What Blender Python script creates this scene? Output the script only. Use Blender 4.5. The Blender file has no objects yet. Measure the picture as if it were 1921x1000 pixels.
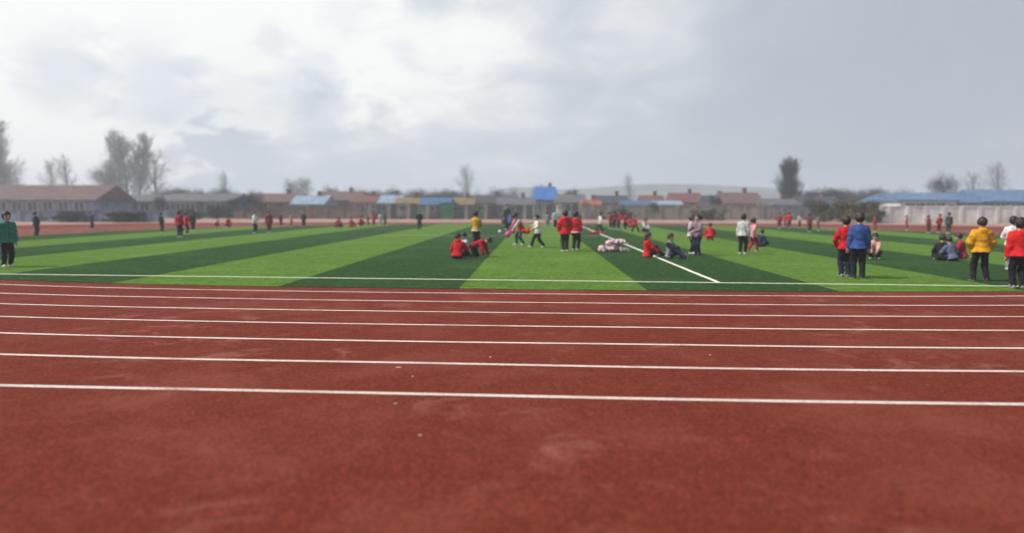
import bpy, math, random
import numpy as np
from mathutils import Vector, Matrix
random.seed(7); np.random.seed(7)
scene = bpy.context.scene
COL = scene.collection
PI = math.pi
W0, H0, FPX = 1921.0, 1000.0, 1387.0
EYE = 1.593

# ------------------------------------------------------------------ camera
cam_d = bpy.data.cameras.new('camera'); cam = bpy.data.objects.new('camera', cam_d); COL.objects.link(cam)
cam_d.sensor_width = 36.0; cam_d.lens = 36.0 * FPX / W0
cam_d.clip_start = 0.05; cam_d.clip_end = 9000
YAW, PITCH, ROLL = math.radians(1.71), math.radians(-4.62), 0.0021
CAMROT = (Matrix.Rotation(YAW, 3, 'Z') @ Matrix.Rotation(PI/2 + PITCH, 3, 'X') @ Matrix.Rotation(ROLL, 3, 'Z'))
cam.matrix_world = Matrix.Translation((0, 0, EYE)) @ CAMROT.to_4x4()
cam_d.dof.use_dof = True
cam_d.dof.focus_distance = 10.6
cam_d.dof.aperture_fstop = (cam_d.lens / 1000) / 0.047
scene.camera = cam

def ray(px, py):
    return CAMROT @ Vector(((px - W0/2) / FPX, -(py - H0/2) / FPX, -1.0))
def at(px, py):                      # the ground point seen there
    d = ray(px, py); t = -EYE / d.z
    return Vector((d.x * t, d.y * t, 0))
def pt(px, py, Y):                   # the point of that sight line at depth Y
    d = ray(px, py); t = Y / d.y
    return Vector((d.x * t, Y, EYE + d.z * t))

# ------------------------------------------------------------------ sun, sky, exposure
SUN_EL, SUN_AZ = math.radians(50), math.radians(-101)       # azimuth from +Y towards +X
sun_d = bpy.data.lights.new('sun', 'SUN'); sun = bpy.data.objects.new('sun', sun_d); COL.objects.link(sun)
sun_d.energy = 5.0; sun_d.angle = math.radians(1.0); sun_d.color = (1.0, 0.95, 0.88)
to_sun = Vector((math.cos(SUN_EL) * math.sin(SUN_AZ), math.cos(SUN_EL) * math.cos(SUN_AZ), math.sin(SUN_EL)))
sun.rotation_euler = (-to_sun).to_track_quat('-Z', 'Y').to_euler()
sun.location = to_sun * 200
scene.view_settings.view_transform = 'Standard'; scene.view_settings.look = 'None'
scene.cycles.volume_bounces = 3
scene.view_settings.exposure = 0.0; scene.view_settings.gamma = 1.0
scene.view_settings.use_curve_mapping = False

class NT:                            # a little node builder
    def __init__(s, tree): s.t = tree; s.n = tree.nodes; s.l = tree.links
    def new(s, typ, **kw):
        n = s.n.new(typ)
        for k, v in kw.items(): setattr(n, k, v)
        return n
    def set(s, sock, v):
        if hasattr(v, 'is_output') or isinstance(v, bpy.types.NodeSocket): s.l.new(v, sock)
        else: sock.default_value = v
    def math(s, op, a, b=None, c=None, clamp=False):
        n = s.new('ShaderNodeMath', operation=op); n.use_clamp = clamp
        for i, v in enumerate((a, b, c)):
            if v is not None: s.set(n.inputs[i], v)
        return n.outputs[0]
    def vmath(s, op, a, b=None, scale=None):
        n = s.new('ShaderNodeVectorMath', operation=op)
        s.set(n.inputs[0], a)
        if b is not None: s.set(n.inputs[1], b)
        if scale is not None: s.set(n.inputs['Scale'], scale)
        return n.outputs['Value'] if op in ('DOT_PRODUCT', 'LENGTH') else n.outputs[0]
    def mix(s, f, a, b):
        n = s.new('ShaderNodeMix', data_type='RGBA')
        s.set(n.inputs[0], f); s.set(n.inputs[6], a if not isinstance(a, tuple) else (*a, 1)[:4]); s.set(n.inputs[7], b if not isinstance(b, tuple) else (*b, 1)[:4])
        return n.outputs[2]
    def noise(s, vec, scale, detail=4, rough=.55, dist=0.0):
        n = s.new('ShaderNodeTexNoise')
        if vec is not None: s.set(n.inputs['Vector'], vec)
        n.inputs['Scale'].default_value = scale; n.inputs['Detail'].default_value = detail
        n.inputs['Roughness'].default_value = rough; n.inputs['Distortion'].default_value = dist
        return n.outputs[0]
    def smooth(s, v, lo, hi, a=0.0, b=1.0):
        n = s.new('ShaderNodeMapRange', interpolation_type='SMOOTHSTEP')
        s.set(n.inputs[0], v); n.inputs[1].default_value = lo; n.inputs[2].default_value = hi
        n.inputs[3].default_value = a; n.inputs[4].default_value = b
        return n.outputs[0]

world = bpy.data.worlds.new('World'); scene.world = world; world.use_nodes = True
wt = NT(world.node_tree); wt.n.clear()
sky = wt.new('ShaderNodeTexSky', sky_type='NISHITA'); sky.sun_disc = False
sky.sun_elevation = SUN_EL; sky.sun_rotation = SUN_AZ % (2*PI); sky.air_density = 1.2; sky.dust_density = 2.5
bg_sky = wt.new('ShaderNodeBackground'); wt.l.new(sky.outputs[0], bg_sky.inputs[0]); bg_sky.inputs[1].default_value = 0.09
D = wt.new('ShaderNodeTexCoord').outputs['Generated']
sep = wt.new('ShaderNodeSeparateXYZ'); wt.l.new(D, sep.inputs[0])
zz = wt.math('ADD', wt.math('MAXIMUM', sep.outputs[2], 0.0), 0.42)
plane = wt.vmath('SCALE', D, scale=wt.math('DIVIDE', 1.0, zz))
n_big = wt.noise(plane, 4.6, 6, .5, .35)
n_mid = wt.noise(plane, 10.0, 4, .5, .3)
n_low = wt.noise(plane, 2.0, 4, .5, .3)
def blob(px, py, r_deg, soft=1.0):
    d = ray(px, py).normalized()
    ang = wt.math('ARCCOSINE', wt.math('MINIMUM', wt.vmath('DOT_PRODUCT', wt.vmath('NORMALIZE', D), tuple(d)), 0.99999))
    ang = wt.math('ADD', ang, wt.math('MULTIPLY', wt.math('SUBTRACT', n_mid, .5), math.radians(r_deg) * 1.25))
    return wt.smooth(ang, math.radians(r_deg) * 1.25, math.radians(r_deg) * .25)
def total(items):
    acc = None
    for px, py, r, w in items:
        v = wt.math('MULTIPLY', blob(px, py, r), w)
        acc = v if acc is None else wt.math('ADD', acc, v)
    return acc
bright = total([(90, 45, 10, 1.5), (260, 75, 7, 1.3), (420, 60, 7, .8), (560, 120, 7, .55), (640, 60, 5, .3), (770, 60, 8, .32), (20, 150, 6, .5),
                (-200, -200, 20, .9), (300, -300, 16, .7), (1000, 40, 9, .22), (60, 190, 5, .5), (880, 180, 9, .2), (1230, 20, 7, .25), (-900, 100, 26, .6)])
gaps = total([(120, 135, 3.2, .8), (290, 165, 3.8, .8), (420, 200, 4, .5), (570, 168, 3.0, .8), (512, 78, 1.5, .6), (645, 30, 2.0, .3)])
act = wt.smooth(bright, .0, .55, .22, .85)                     # broken cloud where it is bright, an even sheet elsewhere
fld = wt.math('ADD', wt.math('SUBTRACT', n_big, .5), wt.math('MULTIPLY', wt.math('SUBTRACT', n_mid, .5), .4))
fld = wt.math('ADD', wt.math('MULTIPLY', fld, act), wt.math('MULTIPLY', bright, .46))
fld = wt.math('SUBTRACT', fld, wt.math('MULTIPLY', gaps, .20))
lum = wt.smooth(fld, -.04, .36)
right_dark = wt.smooth(wt.math('ADD', sep.outputs[0], wt.math('MULTIPLY', wt.math('SUBTRACT', n_low, .5), .35)), -.20, .50)
base = wt.mix(right_dark, (.655, .705, .785), (.475, .52, .60))
cloud = wt.mix(wt.math('MULTIPLY', lum, wt.math('SUBTRACT', 1.0, wt.math('MULTIPLY', right_dark, .55))), base, (1.10, 1.10, 1.07))
cloud = wt.mix(wt.math('MULTIPLY', gaps, .5, clamp=True), cloud, (.50, .60, .75))
cloud = wt.mix(wt.smooth(sep.outputs[2], .33, .66, 0, .9), cloud, (.19, .22, .29))     # sky above the view, darkening added to weaken fill and deepen shadows
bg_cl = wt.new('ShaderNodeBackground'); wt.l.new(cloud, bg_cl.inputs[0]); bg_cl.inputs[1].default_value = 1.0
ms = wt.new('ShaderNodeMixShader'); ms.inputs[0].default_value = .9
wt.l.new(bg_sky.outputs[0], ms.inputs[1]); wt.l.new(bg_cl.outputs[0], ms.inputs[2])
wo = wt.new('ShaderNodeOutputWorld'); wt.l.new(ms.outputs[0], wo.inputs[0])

# ------------------------------------------------------------------ helpers
def link(name, me, mats=(), parent=None):
    o = bpy.data.objects.new(name, me); COL.objects.link(o)
    for m in mats: me.materials.append(m)
    if parent is not None: o.parent = parent
    return o
def tag(o, label, cat, group=None):
    o['label'] = label; o['category'] = cat
    if group: o['group'] = group
    return o
def thing(name, label, cat, loc=(0, 0, 0), rz=0, group=None):
    o = bpy.data.objects.new(name, None); COL.objects.link(o); o.empty_display_size = .2
    o.location = loc; o.rotation_euler = (0, 0, rz)
    return tag(o, label, cat, group)
def structure(o): o['kind'] = 'structure'; return o
def np_mesh(name, V, F, mi=None, smooth=True):
    me = bpy.data.meshes.new(name)
    V = np.asarray(V, dtype=np.float32); F = np.asarray(F, dtype=np.int32); k = F.shape[1]
    me.vertices.add(len(V)); me.vertices.foreach_set('co', V.ravel())
    me.loops.add(F.size); me.loops.foreach_set('vertex_index', F.ravel())
    me.polygons.add(len(F)); me.polygons.foreach_set('loop_start', np.arange(len(F), dtype=np.int32) * k)
    me.polygons.foreach_set('loop_total', np.full(len(F), k, dtype=np.int32))
    me.update(calc_edges=True)
    if mi is not None: me.polygons.foreach_set('material_index', np.asarray(mi, dtype=np.int32))
    me.polygons.foreach_set('use_smooth', np.full(len(F), smooth, dtype=bool))
    me.validate(); me.update()
    return me
class MB:                            # collects faces for one mesh
    def __init__(s): s.v = []; s.f = []; s.m = []
    def poly(s, pts, mi=0):
        i = len(s.v); s.v += [tuple(p) for p in pts]; s.f.append(tuple(range(i, i + len(pts)))); s.m.append(mi)
    def box(s, x0, x1, y0, y1, z0, z1, mi=0):
        i = len(s.v)
        s.v += [(x0,y0,z0),(x1,y0,z0),(x1,y1,z0),(x0,y1,z0),(x0,y0,z1),(x1,y0,z1),(x1,y1,z1),(x0,y1,z1)]
        for q in ((0,3,2,1),(4,5,6,7),(0,1,5,4),(1,2,6,5),(2,3,7,6),(3,0,4,7)):
            s.f.append(tuple(i + k for k in q)); s.m.append(mi)
    def build(s, name, mats, parent=None, bevel=0.0):
        me = bpy.data.meshes.new(name); me.from_pydata(s.v, [], s.f); me.update()
        me.polygons.foreach_set('material_index', s.m)
        o = link(name, me, mats if isinstance(mats, (list, tuple)) else [mats], parent)
        if bevel:
            b = o.modifiers.new('bevel', 'BEVEL'); b.width = bevel; b.segments = 2
        return o

_mats = {}
def mat(name, color, rough=.8, var=.12, scale=6.0, bump=.0, bscale=60.0, spec=.3, metal=0.0, tone=None):
    if name in _mats: return _mats[name]
    m = bpy.data.materials.new(name); m.use_nodes = True
    t = NT(m.node_tree); b = t.n['Principled BSDF']
    tc = t.new('ShaderNodeTexCoord').outputs['Object']
    n = t.noise(tc, scale, 5, .6)
    c2 = tone or tuple(min(1, c * (1 - 2.2 * var)) for c in color)
    c1 = tuple(min(1, c * (1 + var)) for c in color)
    t.l.new(t.mix(t.smooth(n, .3, .7), c1, c2), b.inputs['Base Color'])
    b.inputs['Roughness'].default_value = rough; b.inputs['Metallic'].default_value = metal
    b.inputs['Specular IOR Level'].default_value = spec
    if bump:
        bn = t.new('ShaderNodeBump'); bn.inputs['Strength'].default_value = bump; bn.inputs['Distance'].default_value = .01
        t.l.new(t.noise(tc, bscale, 4, .6), bn.inputs['Height']); t.l.new(bn.outputs[0], b.inputs['Normal'])
    _mats[name] = m
    return m

# ------------------------------------------------------------------ ground materials
def mat_track():
    m = bpy.data.materials.new('red_rubber'); m.use_nodes = True
    t = NT(m.node_tree); b = t.n['Principled BSDF']
    P = t.new('ShaderNodeTexCoord').outputs['Object']
    g = t.noise(P, 42, 5, .85)                                   # granules
    g2 = t.noise(P, 13, 4, .8); g3 = t.noise(P, 5.5, 5, .7)
    c = t.mix(t.smooth(g, .40, .60), (.070, .012, .0065), (.218, .042, .025))
    c = t.mix(t.smooth(g2, .36, .56, .5, 1), (.125, .023, .012), c)
    c = t.mix(t.smooth(g3, .45, .75, 0, .3), c, (.270, .060, .036))
    big = t.noise(P, .55, 5, .6, .4)
    c = t.mix(t.smooth(big, .45, .75, 0, .55), c, (.25, .072, .050))   # dusty patches
    dust = t.math('MULTIPLY', t.smooth(t.noise(P, 1.7, 6, .7, .6), .52, .72), t.smooth(t.noise(P, .33, 3, .5), .42, .6))
    c = t.mix(t.math('MULTIPLY', dust, .6), c, (.36, .14, .115))
    worn = t.noise(P, .16, 3, .5)
    c = t.mix(t.smooth(worn, .4, .65, 0, .25), c, (.135, .026, .016))
    fleck = t.smooth(t.noise(P, 70, 2, .6), .70, .74)
    c = t.mix(t.math('MULTIPLY', fleck, .6), c, (.5, .36, .30))
    pit = t.smooth(t.noise(P, 52, 2, .5), .38, .30)
    c = t.mix(t.math('MULTIPLY', pit, .7), c, (.05, .012, .010))
    t.l.new(c, b.inputs['Base Color']); b.inputs['Roughness'].default_value = 1.0; b.inputs['Specular IOR Level'].default_value = .06
    bn = t.new('ShaderNodeBump'); bn.inputs['Strength'].default_value = .55; bn.inputs['Distance'].default_value = .006
    t.l.new(t.noise(P, 120, 3, .7), bn.inputs['Height']); t.l.new(bn.outputs[0], b.inputs['Normal'])
    return m
def mat_turf():
    m = bpy.data.materials.new('striped_turf'); m.use_nodes = True
    t = NT(m.node_tree); b = t.n['Principled BSDF']
    P = t.new('ShaderNodeTexCoord').outputs['Object']
    s = t.new('ShaderNodeSeparateXYZ'); t.l.new(P, s.inputs[0])
    xs = t.math('ADD', s.outputs[0], t.math('MULTIPLY', t.math('SUBTRACT', t.noise(P, 9, 3), .5), .05))
    k = t.math('FLOOR', t.math('DIVIDE', t.math('ADD', xs, STRIPE0), STRIPE_W))
    odd = t.math('MODULO', t.math('ADD', k, 201.0), 2.0)
    comb0 = t.new('ShaderNodeMapping'); comb0.inputs['Scale'].default_value = (1, .45, 1); t.l.new(P, comb0.inputs[0])
    fine = t.noise(comb0.outputs[0], 11, 6, .85); mid = t.noise(P, 3.2, 5, .65, .5); big = t.noise(P, .35, 4, .55)
    lt = t.mix(t.smooth(fine, .38, .62), (.064, .138, .015), (.124, .222, .036))
    dk = t.mix(t.smooth(fine, .38, .62), (.014, .040, .012), (.042, .086, .028))
    c = t.mix(odd, dk, lt)
    shade = t.mix(odd, (.016, .056, .010), (.062, .134, .018))
    c = t.mix(t.smooth(mid, .42, .62, 0, .85), c, shade)
    pale = t.mix(odd, (.045, .105, .030), (.125, .225, .045))
    c = t.mix(t.smooth(big, .48, .7, 0, .5), c, pale)
    comb = t.new('ShaderNodeMapping'); comb.inputs['Scale'].default_value = (1.0, .5, 1); t.l.new(P, comb.inputs[0])
    streak = t.smooth(t.noise(comb.outputs[0], 8, 5, .8), .54, .66)
    c = t.mix(t.math('MULTIPLY', streak, .75), c, t.mix(odd, (.075, .15, .052), (.165, .29, .075)))
    t.l.new(c, b.inputs['Base Color']); b.inputs['Roughness'].default_value = 1.0; b.inputs['Specular IOR Level'].default_value = .04
    bn = t.new('ShaderNodeBump'); bn.inputs['Strength'].default_value = .6; bn.inputs['Distance'].default_value = .03
    t.l.new(t.noise(P, 36, 5, .75), bn.inputs['Height']); t.l.new(bn.outputs[0], b.inputs['Normal'])
    return m
def mat_line(name, col, under, wear=.5):
    m = bpy.data.materials.new(name); m.use_nodes = True
    t = NT(m.node_tree); b = t.n['Principled BSDF']
    P = t.new('ShaderNodeTexCoord').outputs['Object']
    f = t.math('ADD', t.smooth(t.noise(P, 40, 4, .8), .50, .66, 0, wear), t.smooth(t.noise(P, 1.4, 5, .7), .46, .72, 0, wear * .7), clamp=True)
    t.l.new(t.mix(f, col, under), b.inputs['Base Color']); b.inputs['Roughness'].default_value = .8
    bn = t.new('ShaderNodeBump'); bn.inputs['Strength'].default_value = .5; bn.inputs['Distance'].default_value = .005
    t.l.new(t.noise(P, 120, 3, .7), bn.inputs['Height']); t.l.new(bn.outputs[0], b.inputs['Normal'])
    return m
STRIPE_W = 2.255 * EYE
STRIPE0 = 0.905 * EYE + STRIPE_W * 0.0
M_TRACK, M_TURF = mat_track(), mat_turf()
M_LANE = mat_line('lane_paint', (.74, .64, .57), (.36, .15, .12), .75)
M_PITCH = mat_line('pitch_line_fibre', (.80, .80, .66), (.45, .55, .32), .35)
M_EARTH = mat('bare_earth', (.20, .175, .145), .95, .2, .4, .5, 8)
M_PAVE = mat('pale_paving', (.36, .225, .18), .9, .14, .5, .3, 20)

# ------------------------------------------------------------------ ground, track, field
def oval(cx, cy, a, bn_, bf, n_near, n_far, tilt=0.0, N=400):
    out = []
    for i in range(N):
        th = 2*PI*i/N; c, s = math.cos(th), math.sin(th)
        n = n_far if s > 0 else n_near
        x = math.copysign(abs(c)**(2/n), c); y = math.copysign(abs(s)**(2/n), s)
        X = cx + a*x; Y = cy + (bf if s > 0 else bn_)*y
        if s < 0: Y -= tilt * X * min(1, -y)
        out.append((X, Y))
    return np.array(out)
def resample(P, step):
    P2 = np.vstack([P, P[:1]]); d = np.r_[0, np.cumsum(np.hypot(*np.diff(P2, axis=0).T))]
    n = int(d[-1] / step); u = np.linspace(0, d[-1], n, endpoint=False)
    return np.c_[np.interp(u, d, P2[:, 0]), np.interp(u, d, P2[:, 1])]
def offset(P, dist):
    T = np.roll(P, -1, 0) - np.roll(P, 1, 0); T /= np.linalg.norm(T, axis=1)[:, None]
    return P + np.c_[T[:, 1], -T[:, 0]] * dist
INNER = resample(oval(0, 41, 26.5, 41 - 14.06, 26.2, 2.85, 2.1, .038), .25)
OUTER = resample(oval(0, 30, 46.0, 44, 44.5, 2.6, 3.2), .8)
def fan(name, P, z, m):
    c = P.mean(0); V = [(c[0], c[1], z)] + [(x, y, z) for x, y in P]; n = len(P)
    return link(name, np_mesh(name, V, [(0, 1+i, 1+(i+1) % n) for i in range(n)], smooth=False), [m])
def band(name, A, B, z, m, smooth=False):
    n = len(A); V = [(x, y, z) for x, y in A] + [(x, y, z) for x, y in B]
    F = [(i, n+i, n+(i+1) % n, (i+1) % n) for i in range(n)]
    return link(name, np_mesh(name, V, F, smooth=False), [m])
gb = MB(); gb.poly([(-2400, -400, 0), (2400, -400, 0), (2400, 2600, 0), (-2400, 2600, 0)])
structure(gb.build('ground', M_EARTH))
pb = MB(); pb.poly([(-95, 45, .006), (95, 45, .006), (95, 94.0, .006), (-95, 94.0, .006)])
structure(pb.build('paving', M_PAVE))
structure(fan('running_track', OUTER, .012, M_TRACK))
structure(fan('grass_field', INNER, .020, M_TURF))
for k in range(8):                                             # lane lines, 5 cm wide, hand painted
    d = .68 + 1.218 * k
    if k == 7: break
    wob = lambda P, a, sd: np.convolve(np.interp(np.arange(len(P) + 8), np.arange(0, len(P) + 24, 6), np.random.RandomState(sd).randn(len(np.arange(0, len(P) + 24, 6))) * a * 1.5), np.ones(9) / 9, 'valid')
    base_l = offset(INNER, d); wv = wob(INNER, .011, k + 5)
    # smooth the offset line a little so it stays clean round the bends
    nrm = offset(INNER, 1) - INNER
    A = base_l + nrm * (wv[:, None] - .036); B = base_l + nrm * (wv[:, None] + .034 + np.abs(wob(INNER, .003, k + 40))[:, None])
    structure(band('lane_line', A, B, .016, M_LANE))
def strip(name, p, q, w, z, m):
    p, q = Vector(p), Vector(q); d = (q - p).normalized(); n = Vector((-d.y, d.x)) * w / 2
    N = max(2, int((q - p).length / .5)); V = []; rng = np.random.RandomState(int(abs(p.x * 100) + 3))
    for i in range(N + 1):
        c = p.lerp(q, i / N); j = n.normalized() * rng.randn() * .006
        V += [(*(c + n + j), z), (*(c - n + j), z)]
    F = [(2*i, 2*i+1, 2*i+3, 2*i+2) for i in range(N)]
    return structure(link(name, np_mesh(name, V, F, smooth=False), [m]))
gl = at(300, 519.0); gr = at(1700, 536.0); gm = at(960, 527.6)
near_l = (gl.x * 1.35, gl.y + .06); near_r = (gr.x * 1.2, gr.y)
BX0, BX1 = -5.30 * EYE, 2.42 * EYE
YL = lambda x: gm.y + (x - gm.x) * (gr.y - gl.y) / (gr.x - gl.x)
strip('goal_line', (-13.5, YL(-13.5)), (14.5, YL(14.5)), .10, .0245, M_PITCH)
strip('touch_line', (BX1, YL(BX1) + .06), (BX1, 63), .10, .0245, M_PITCH)
strip('cross_line', (BX0 + .06, 40.4), (BX1 - .06, 40.2), .10, .0245, M_PITCH)

# pale scraps lying on the rubber
M_SCRAP = mat('dry_leaf', (.62, .48, .38), .8, .2, 30)
for px, py, s, lab in ((748, 693, .045, 'pale curled scrap of leaf on the red track, largest of the scraps'),
                       (774, 710, .025, 'tiny pale leaf crumb on the track right below the largest scrap'),
                       (920, 673, .03, 'small pale leaf crumb just above the second lane line'),
                       (742, 761, .022, 'pale leaf crumb in front of the nearest lane line'),
                       (788, 821, .022, 'pale leaf crumb on the open red rubber nearest the viewer'),
                       (1332, 669, .028, 'pale leaf crumb alone between lane lines toward the right')):
    p = at(px, py); s *= .75; rng = np.random.RandomState(px); mb = MB()
    V = []; nU, nV = 7, 4
    for i in range(nU):
        for j in range(nV):
            u, v = i / (nU-1) - .5, j / (nV-1) - .5
            V.append((u * s * 1.6, v * s * (1 - 2.6 * u * u), .0035 + s * (.35 * v * v + .25 * u * u) + s * .05 * rng.rand()))
    F = [(i*nV+j, i*nV+j+1, (i+1)*nV+j+1, (i+1)*nV+j) for i in range(nU-1) for j in range(nV-1)]
    o = link('leaf_scrap', np_mesh('leaf_scrap', V, F), [M_SCRAP]); o.location = (p.x, p.y, .012); o.rotation_euler = (0, 0, rng.rand() * 6)
    so = o.modifiers.new('solid', 'SOLIDIFY'); so.thickness = .0015
    tag(o, lab, 'leaf', 'leaf scraps on the track')

# ------------------------------------------------------------------ signed distance modelling
def surf_nets(f, lo, hi, h):
    lo = np.asarray(lo, float); hi = np.asarray(hi, float)
    n = np.maximum(3, np.ceil((hi - lo) / h).astype(int) + 1)
    ax = [lo[i] + h * np.arange(n[i]) for i in range(3)]
    G = np.stack(np.meshgrid(*ax, indexing='ij'), -1).astype(np.float32)
    v = f(G.reshape(-1, 3)).reshape(n)
    ins = v < 0
    cs = tuple(n - 1)
    acc = np.zeros(cs + (3,), np.float32); cnt = np.zeros(cs, np.float32)
    crosses = []
    for a in range(3):
        s0 = [slice(None)] * 3; s1 = [slice(None)] * 3; s0[a] = slice(0, -1); s1[a] = slice(1, None)
        v0, v1 = v[tuple(s0)], v[tuple(s1)]
        cr = (v0 < 0) != (v1 < 0)
        t = np.where(cr, v0 / np.where(cr, v0 - v1, 1), 0)
        p = G[tuple(s0)] + 0; p[..., a] += t * h
        crosses.append((cr, v0 < 0))
        b, c = [i for i in range(3) if i != a]
        for i in (0, 1):
            for j in (0, 1):
                sl = [slice(None)] * 3
                sl[b] = slice(i, n[b] - 1 + i); sl[c] = slice(j, n[c] - 1 + j)
                m = cr[tuple(sl)]
                acc += p[tuple(sl)] * m[..., None]; cnt += m
    act = cnt > 0
    idx = -np.ones(cs, np.int64); idx[act] = np.arange(act.sum())
    V = acc[act] / cnt[act][:, None]
    quads = []
    for a in range(3):
        cr, neg = crosses[a]; b, c = (a + 1) % 3, (a + 2) % 3
        sl = [slice(None)] * 3; sl[b] = slice(1, -1); sl[c] = slice(1, -1)
        w = np.argwhere(cr[tuple(sl)])
        if not len(w): continue
        w[:, b] += 1; w[:, c] += 1
        ng = neg[tuple(w.T)]
        def cell(db, dc):
            q = w.copy(); q[:, b] -= db; q[:, c] -= dc; return idx[tuple(q.T)]
        Q = np.stack([cell(1, 1), cell(0, 1), cell(0, 0), cell(1, 0)], 1)
        Q[~ng] = Q[~ng][:, ::-1]
        quads.append(Q)
    F = np.vstack(quads) if quads else np.zeros((0, 4), int)
    return V, F[(F >= 0).all(1)]
def cone(P, a, b, ra, rb):
    a = np.asarray(a, np.float32); b = np.asarray(b, np.float32); d = b - a
    t = np.clip(((P - a) @ d) / max(1e-9, float(d @ d)), 0, 1)
    return np.linalg.norm(P - a - t[:, None] * d, axis=1) - (ra + (rb - ra) * t)
def ell(P, c, R, fr=None):
    q = P - np.asarray(c, np.float32)
    if fr is not None: q = q @ np.asarray(fr, np.float32).T
    R = np.asarray(R, np.float32); k = np.linalg.norm(q / R, axis=1)
    return (k - 1) * float(R.min())
def smin(a, b, k):
    h = np.clip(.5 + .5 * (b - a) / k, 0, 1)
    return b + (a - b) * h - k * h * (1 - h)
def wrinkle(P, amp, f, seed):
    r = np.random.RandomState(seed); o = 0
    for i in range(3):
        d = r.randn(3); d /= np.linalg.norm(d)
        o = o + np.sin(P @ (d * f * (1 + .7 * i)) + r.rand() * 6 + 1.6 * np.sin(P @ (r.randn(3) * f * .4)))
    return amp * o / 3
def unit(v): v = np.asarray(v, float); return v / max(1e-9, np.linalg.norm(v))
def ik(a, t, l1, l2, pole):
    a, t = np.asarray(a, float), np.asarray(t, float); d = t - a; L = np.linalg.norm(d)
    if L > (l1 + l2) * .998: d = d * (l1 + l2) * .998 / L; L = (l1 + l2) * .998
    L = max(L, abs(l1 - l2) * 1.02 + 1e-4); u = unit(d); t = a + u * L
    x = (l1*l1 - l2*l2 + L*L) / (2*L); h = math.sqrt(max(0, l1*l1 - x*x))
    p = np.asarray(pole, float); p = unit(p - u * (p @ u))
    return a + u * x + p * h, t

# ------------------------------------------------------------------ people
M_SKIN = mat('skin', (.55, .34, .25), .6, .08, 14, spec=.35)
M_EYE = mat('dark_eye', (.03, .022, .018), .3, .02, 10, spec=.5)
M_LIP = mat('lips', (.42, .19, .16), .5, .05, 10)
M_HAIR = mat('black_hair', (.018, .014, .013), .5, .3, 40, .4, 150, spec=.45)
M_BROWN = mat('dark_brown_hair', (.040, .024, .018), .5, .3, 40, .4, 150, spec=.4)
M_SOLE = mat('pale_sole', (.62, .62, .60), .8, .1, 20)
CLOTH = {
 'red': (.50, .010, .016), 'brightred': (.60, .014, .014), 'crimson': (.36, .012, .030), 'darkred': (.16, .014, .020), 'rust': (.26, .055, .035),
 'yellow': (.56, .33, .045), 'amber': (.62, .29, .012), 'white': (.70, .68, .65), 'cream': (.68, .62, .53), 'palegrey': (.52, .52, .53),
 'grey': (.22, .22, .235), 'darkgrey': (.065, .065, .075), 'black': (.013, .013, .016), 'navy': (.018, .024, .058), 'blue': (.035, .075, .26),
 'brightblue': (.06, .15, .55), 'lavender': (.56, .50, .56), 'mauve': (.25, .15, .185), 'pink': (.66, .27, .32), 'hotpink': (.66, .07, .29),
 'peach': (.62, .36, .29), 'teal': (.035, .22, .17), 'brownblack': (.035, .024, .024), 'slate': (.07, .085, .11), 'bluegrey': (.10, .125, .19), 'palepink': (.68, .50, .50)}
def cloth(c, kind='cloth'):
    v = .22 if kind == 'trousers' else .16
    return mat(c + '_' + kind, CLOTH[c], .85, v, 9, .35, 45, spec=.2)

UL, LL, UA, FA = .245, .235, .165, .145
def P_stand(sp=.055, arm='side', lean=0.0, st=0.0):
    hands = [(-.150, -.035, .455), (.150, -.03, .455)]
    ep = [(-.5, 1, .1), (.5, 1, .1)]
    if arm == 'pockets': hands = [(-.115, -.075, .50), (.115, -.075, .50)]; ep = [(-1, .5, .1), (1, .5, .1)]
    if arm == 'front': hands = [(-.03, -.15, .60), (.03, -.15, .60)]; ep = [(-1, .4, -.3), (1, .4, -.3)]
    if arm == 'hold': hands = [(-.10, -.22, .62), (.06, -.20, .60)]; ep = [(-1, .2, -.6), (1, .2, -.6)]
    if arm == 'out': hands = [(-.20, -.20, .60), (.22, -.16, .62)]; ep = [(-1, .2, -.6), (1, .2, -.6)]
    return dict(pelvis=(0, 0, .520), up=(0, -lean, 1), head=(0, -lean * .6 - .04, 1), hands=hands, epole=ep,
                feet=[(-sp, -st, .042), (sp, st, .042)], fdir=[(-.25, -1, 0), (.25, -1, 0)], kpole=[(-.1, -1, 0), (.1, -1, 0)])
def P_stride(a=.17, lean=.06, arm='swing'):
    h = [(-.145, .09, .47), (.145, -.12, .50)]
    if arm == 'fwd': h = [(-.15, -.20, .64), (.15, -.20, .58)]
    return dict(pelvis=(0, 0, .492), up=(0, -lean, 1), head=(0, -.06, 1), hands=h, epole=[(-.6, 1, 0), (.6, 1, 0)],
                feet=[(-.045, -a, .042), (.045, a, .060)], fdir=[(-.1, -1, .12), (.1, -1, -.35)], kpole=[(0, -1, 0), (0, -1, 0)])
def P_bend(amt=.75):
    return dict(pelvis=(0, .05, .495), up=(0, -amt, 1), head=(0, -.9, .6), hands=[(-.11, -.34, .38), (.11, -.31, .40)], epole=[(-1, .3, 0), (1, .3, 0)],
                feet=[(-.05, -.08, .042), (.05, .11, .055)], fdir=[(-.1, -1, .05), (.1, -1, -.2)], kpole=[(0, -1, 0), (0, -1, 0)])
def P_cross(lean=.25, hx=.0):
    return dict(pelvis=(0, 0, .085), up=(0, -lean, 1), head=(hx, -.35, 1), hands=[(-.08, -.23, .12), (.08, -.23, .12)], epole=[(-1, .3, 0), (1, .3, 0)],
                feet=[(.055, -.165, .035), (-.065, -.205, .035)], fdir=[(.9, -.3, 0), (-.9, -.3, 0)], kpole=[(-1, -.6, .35), (1, -.6, .35)])
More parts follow.
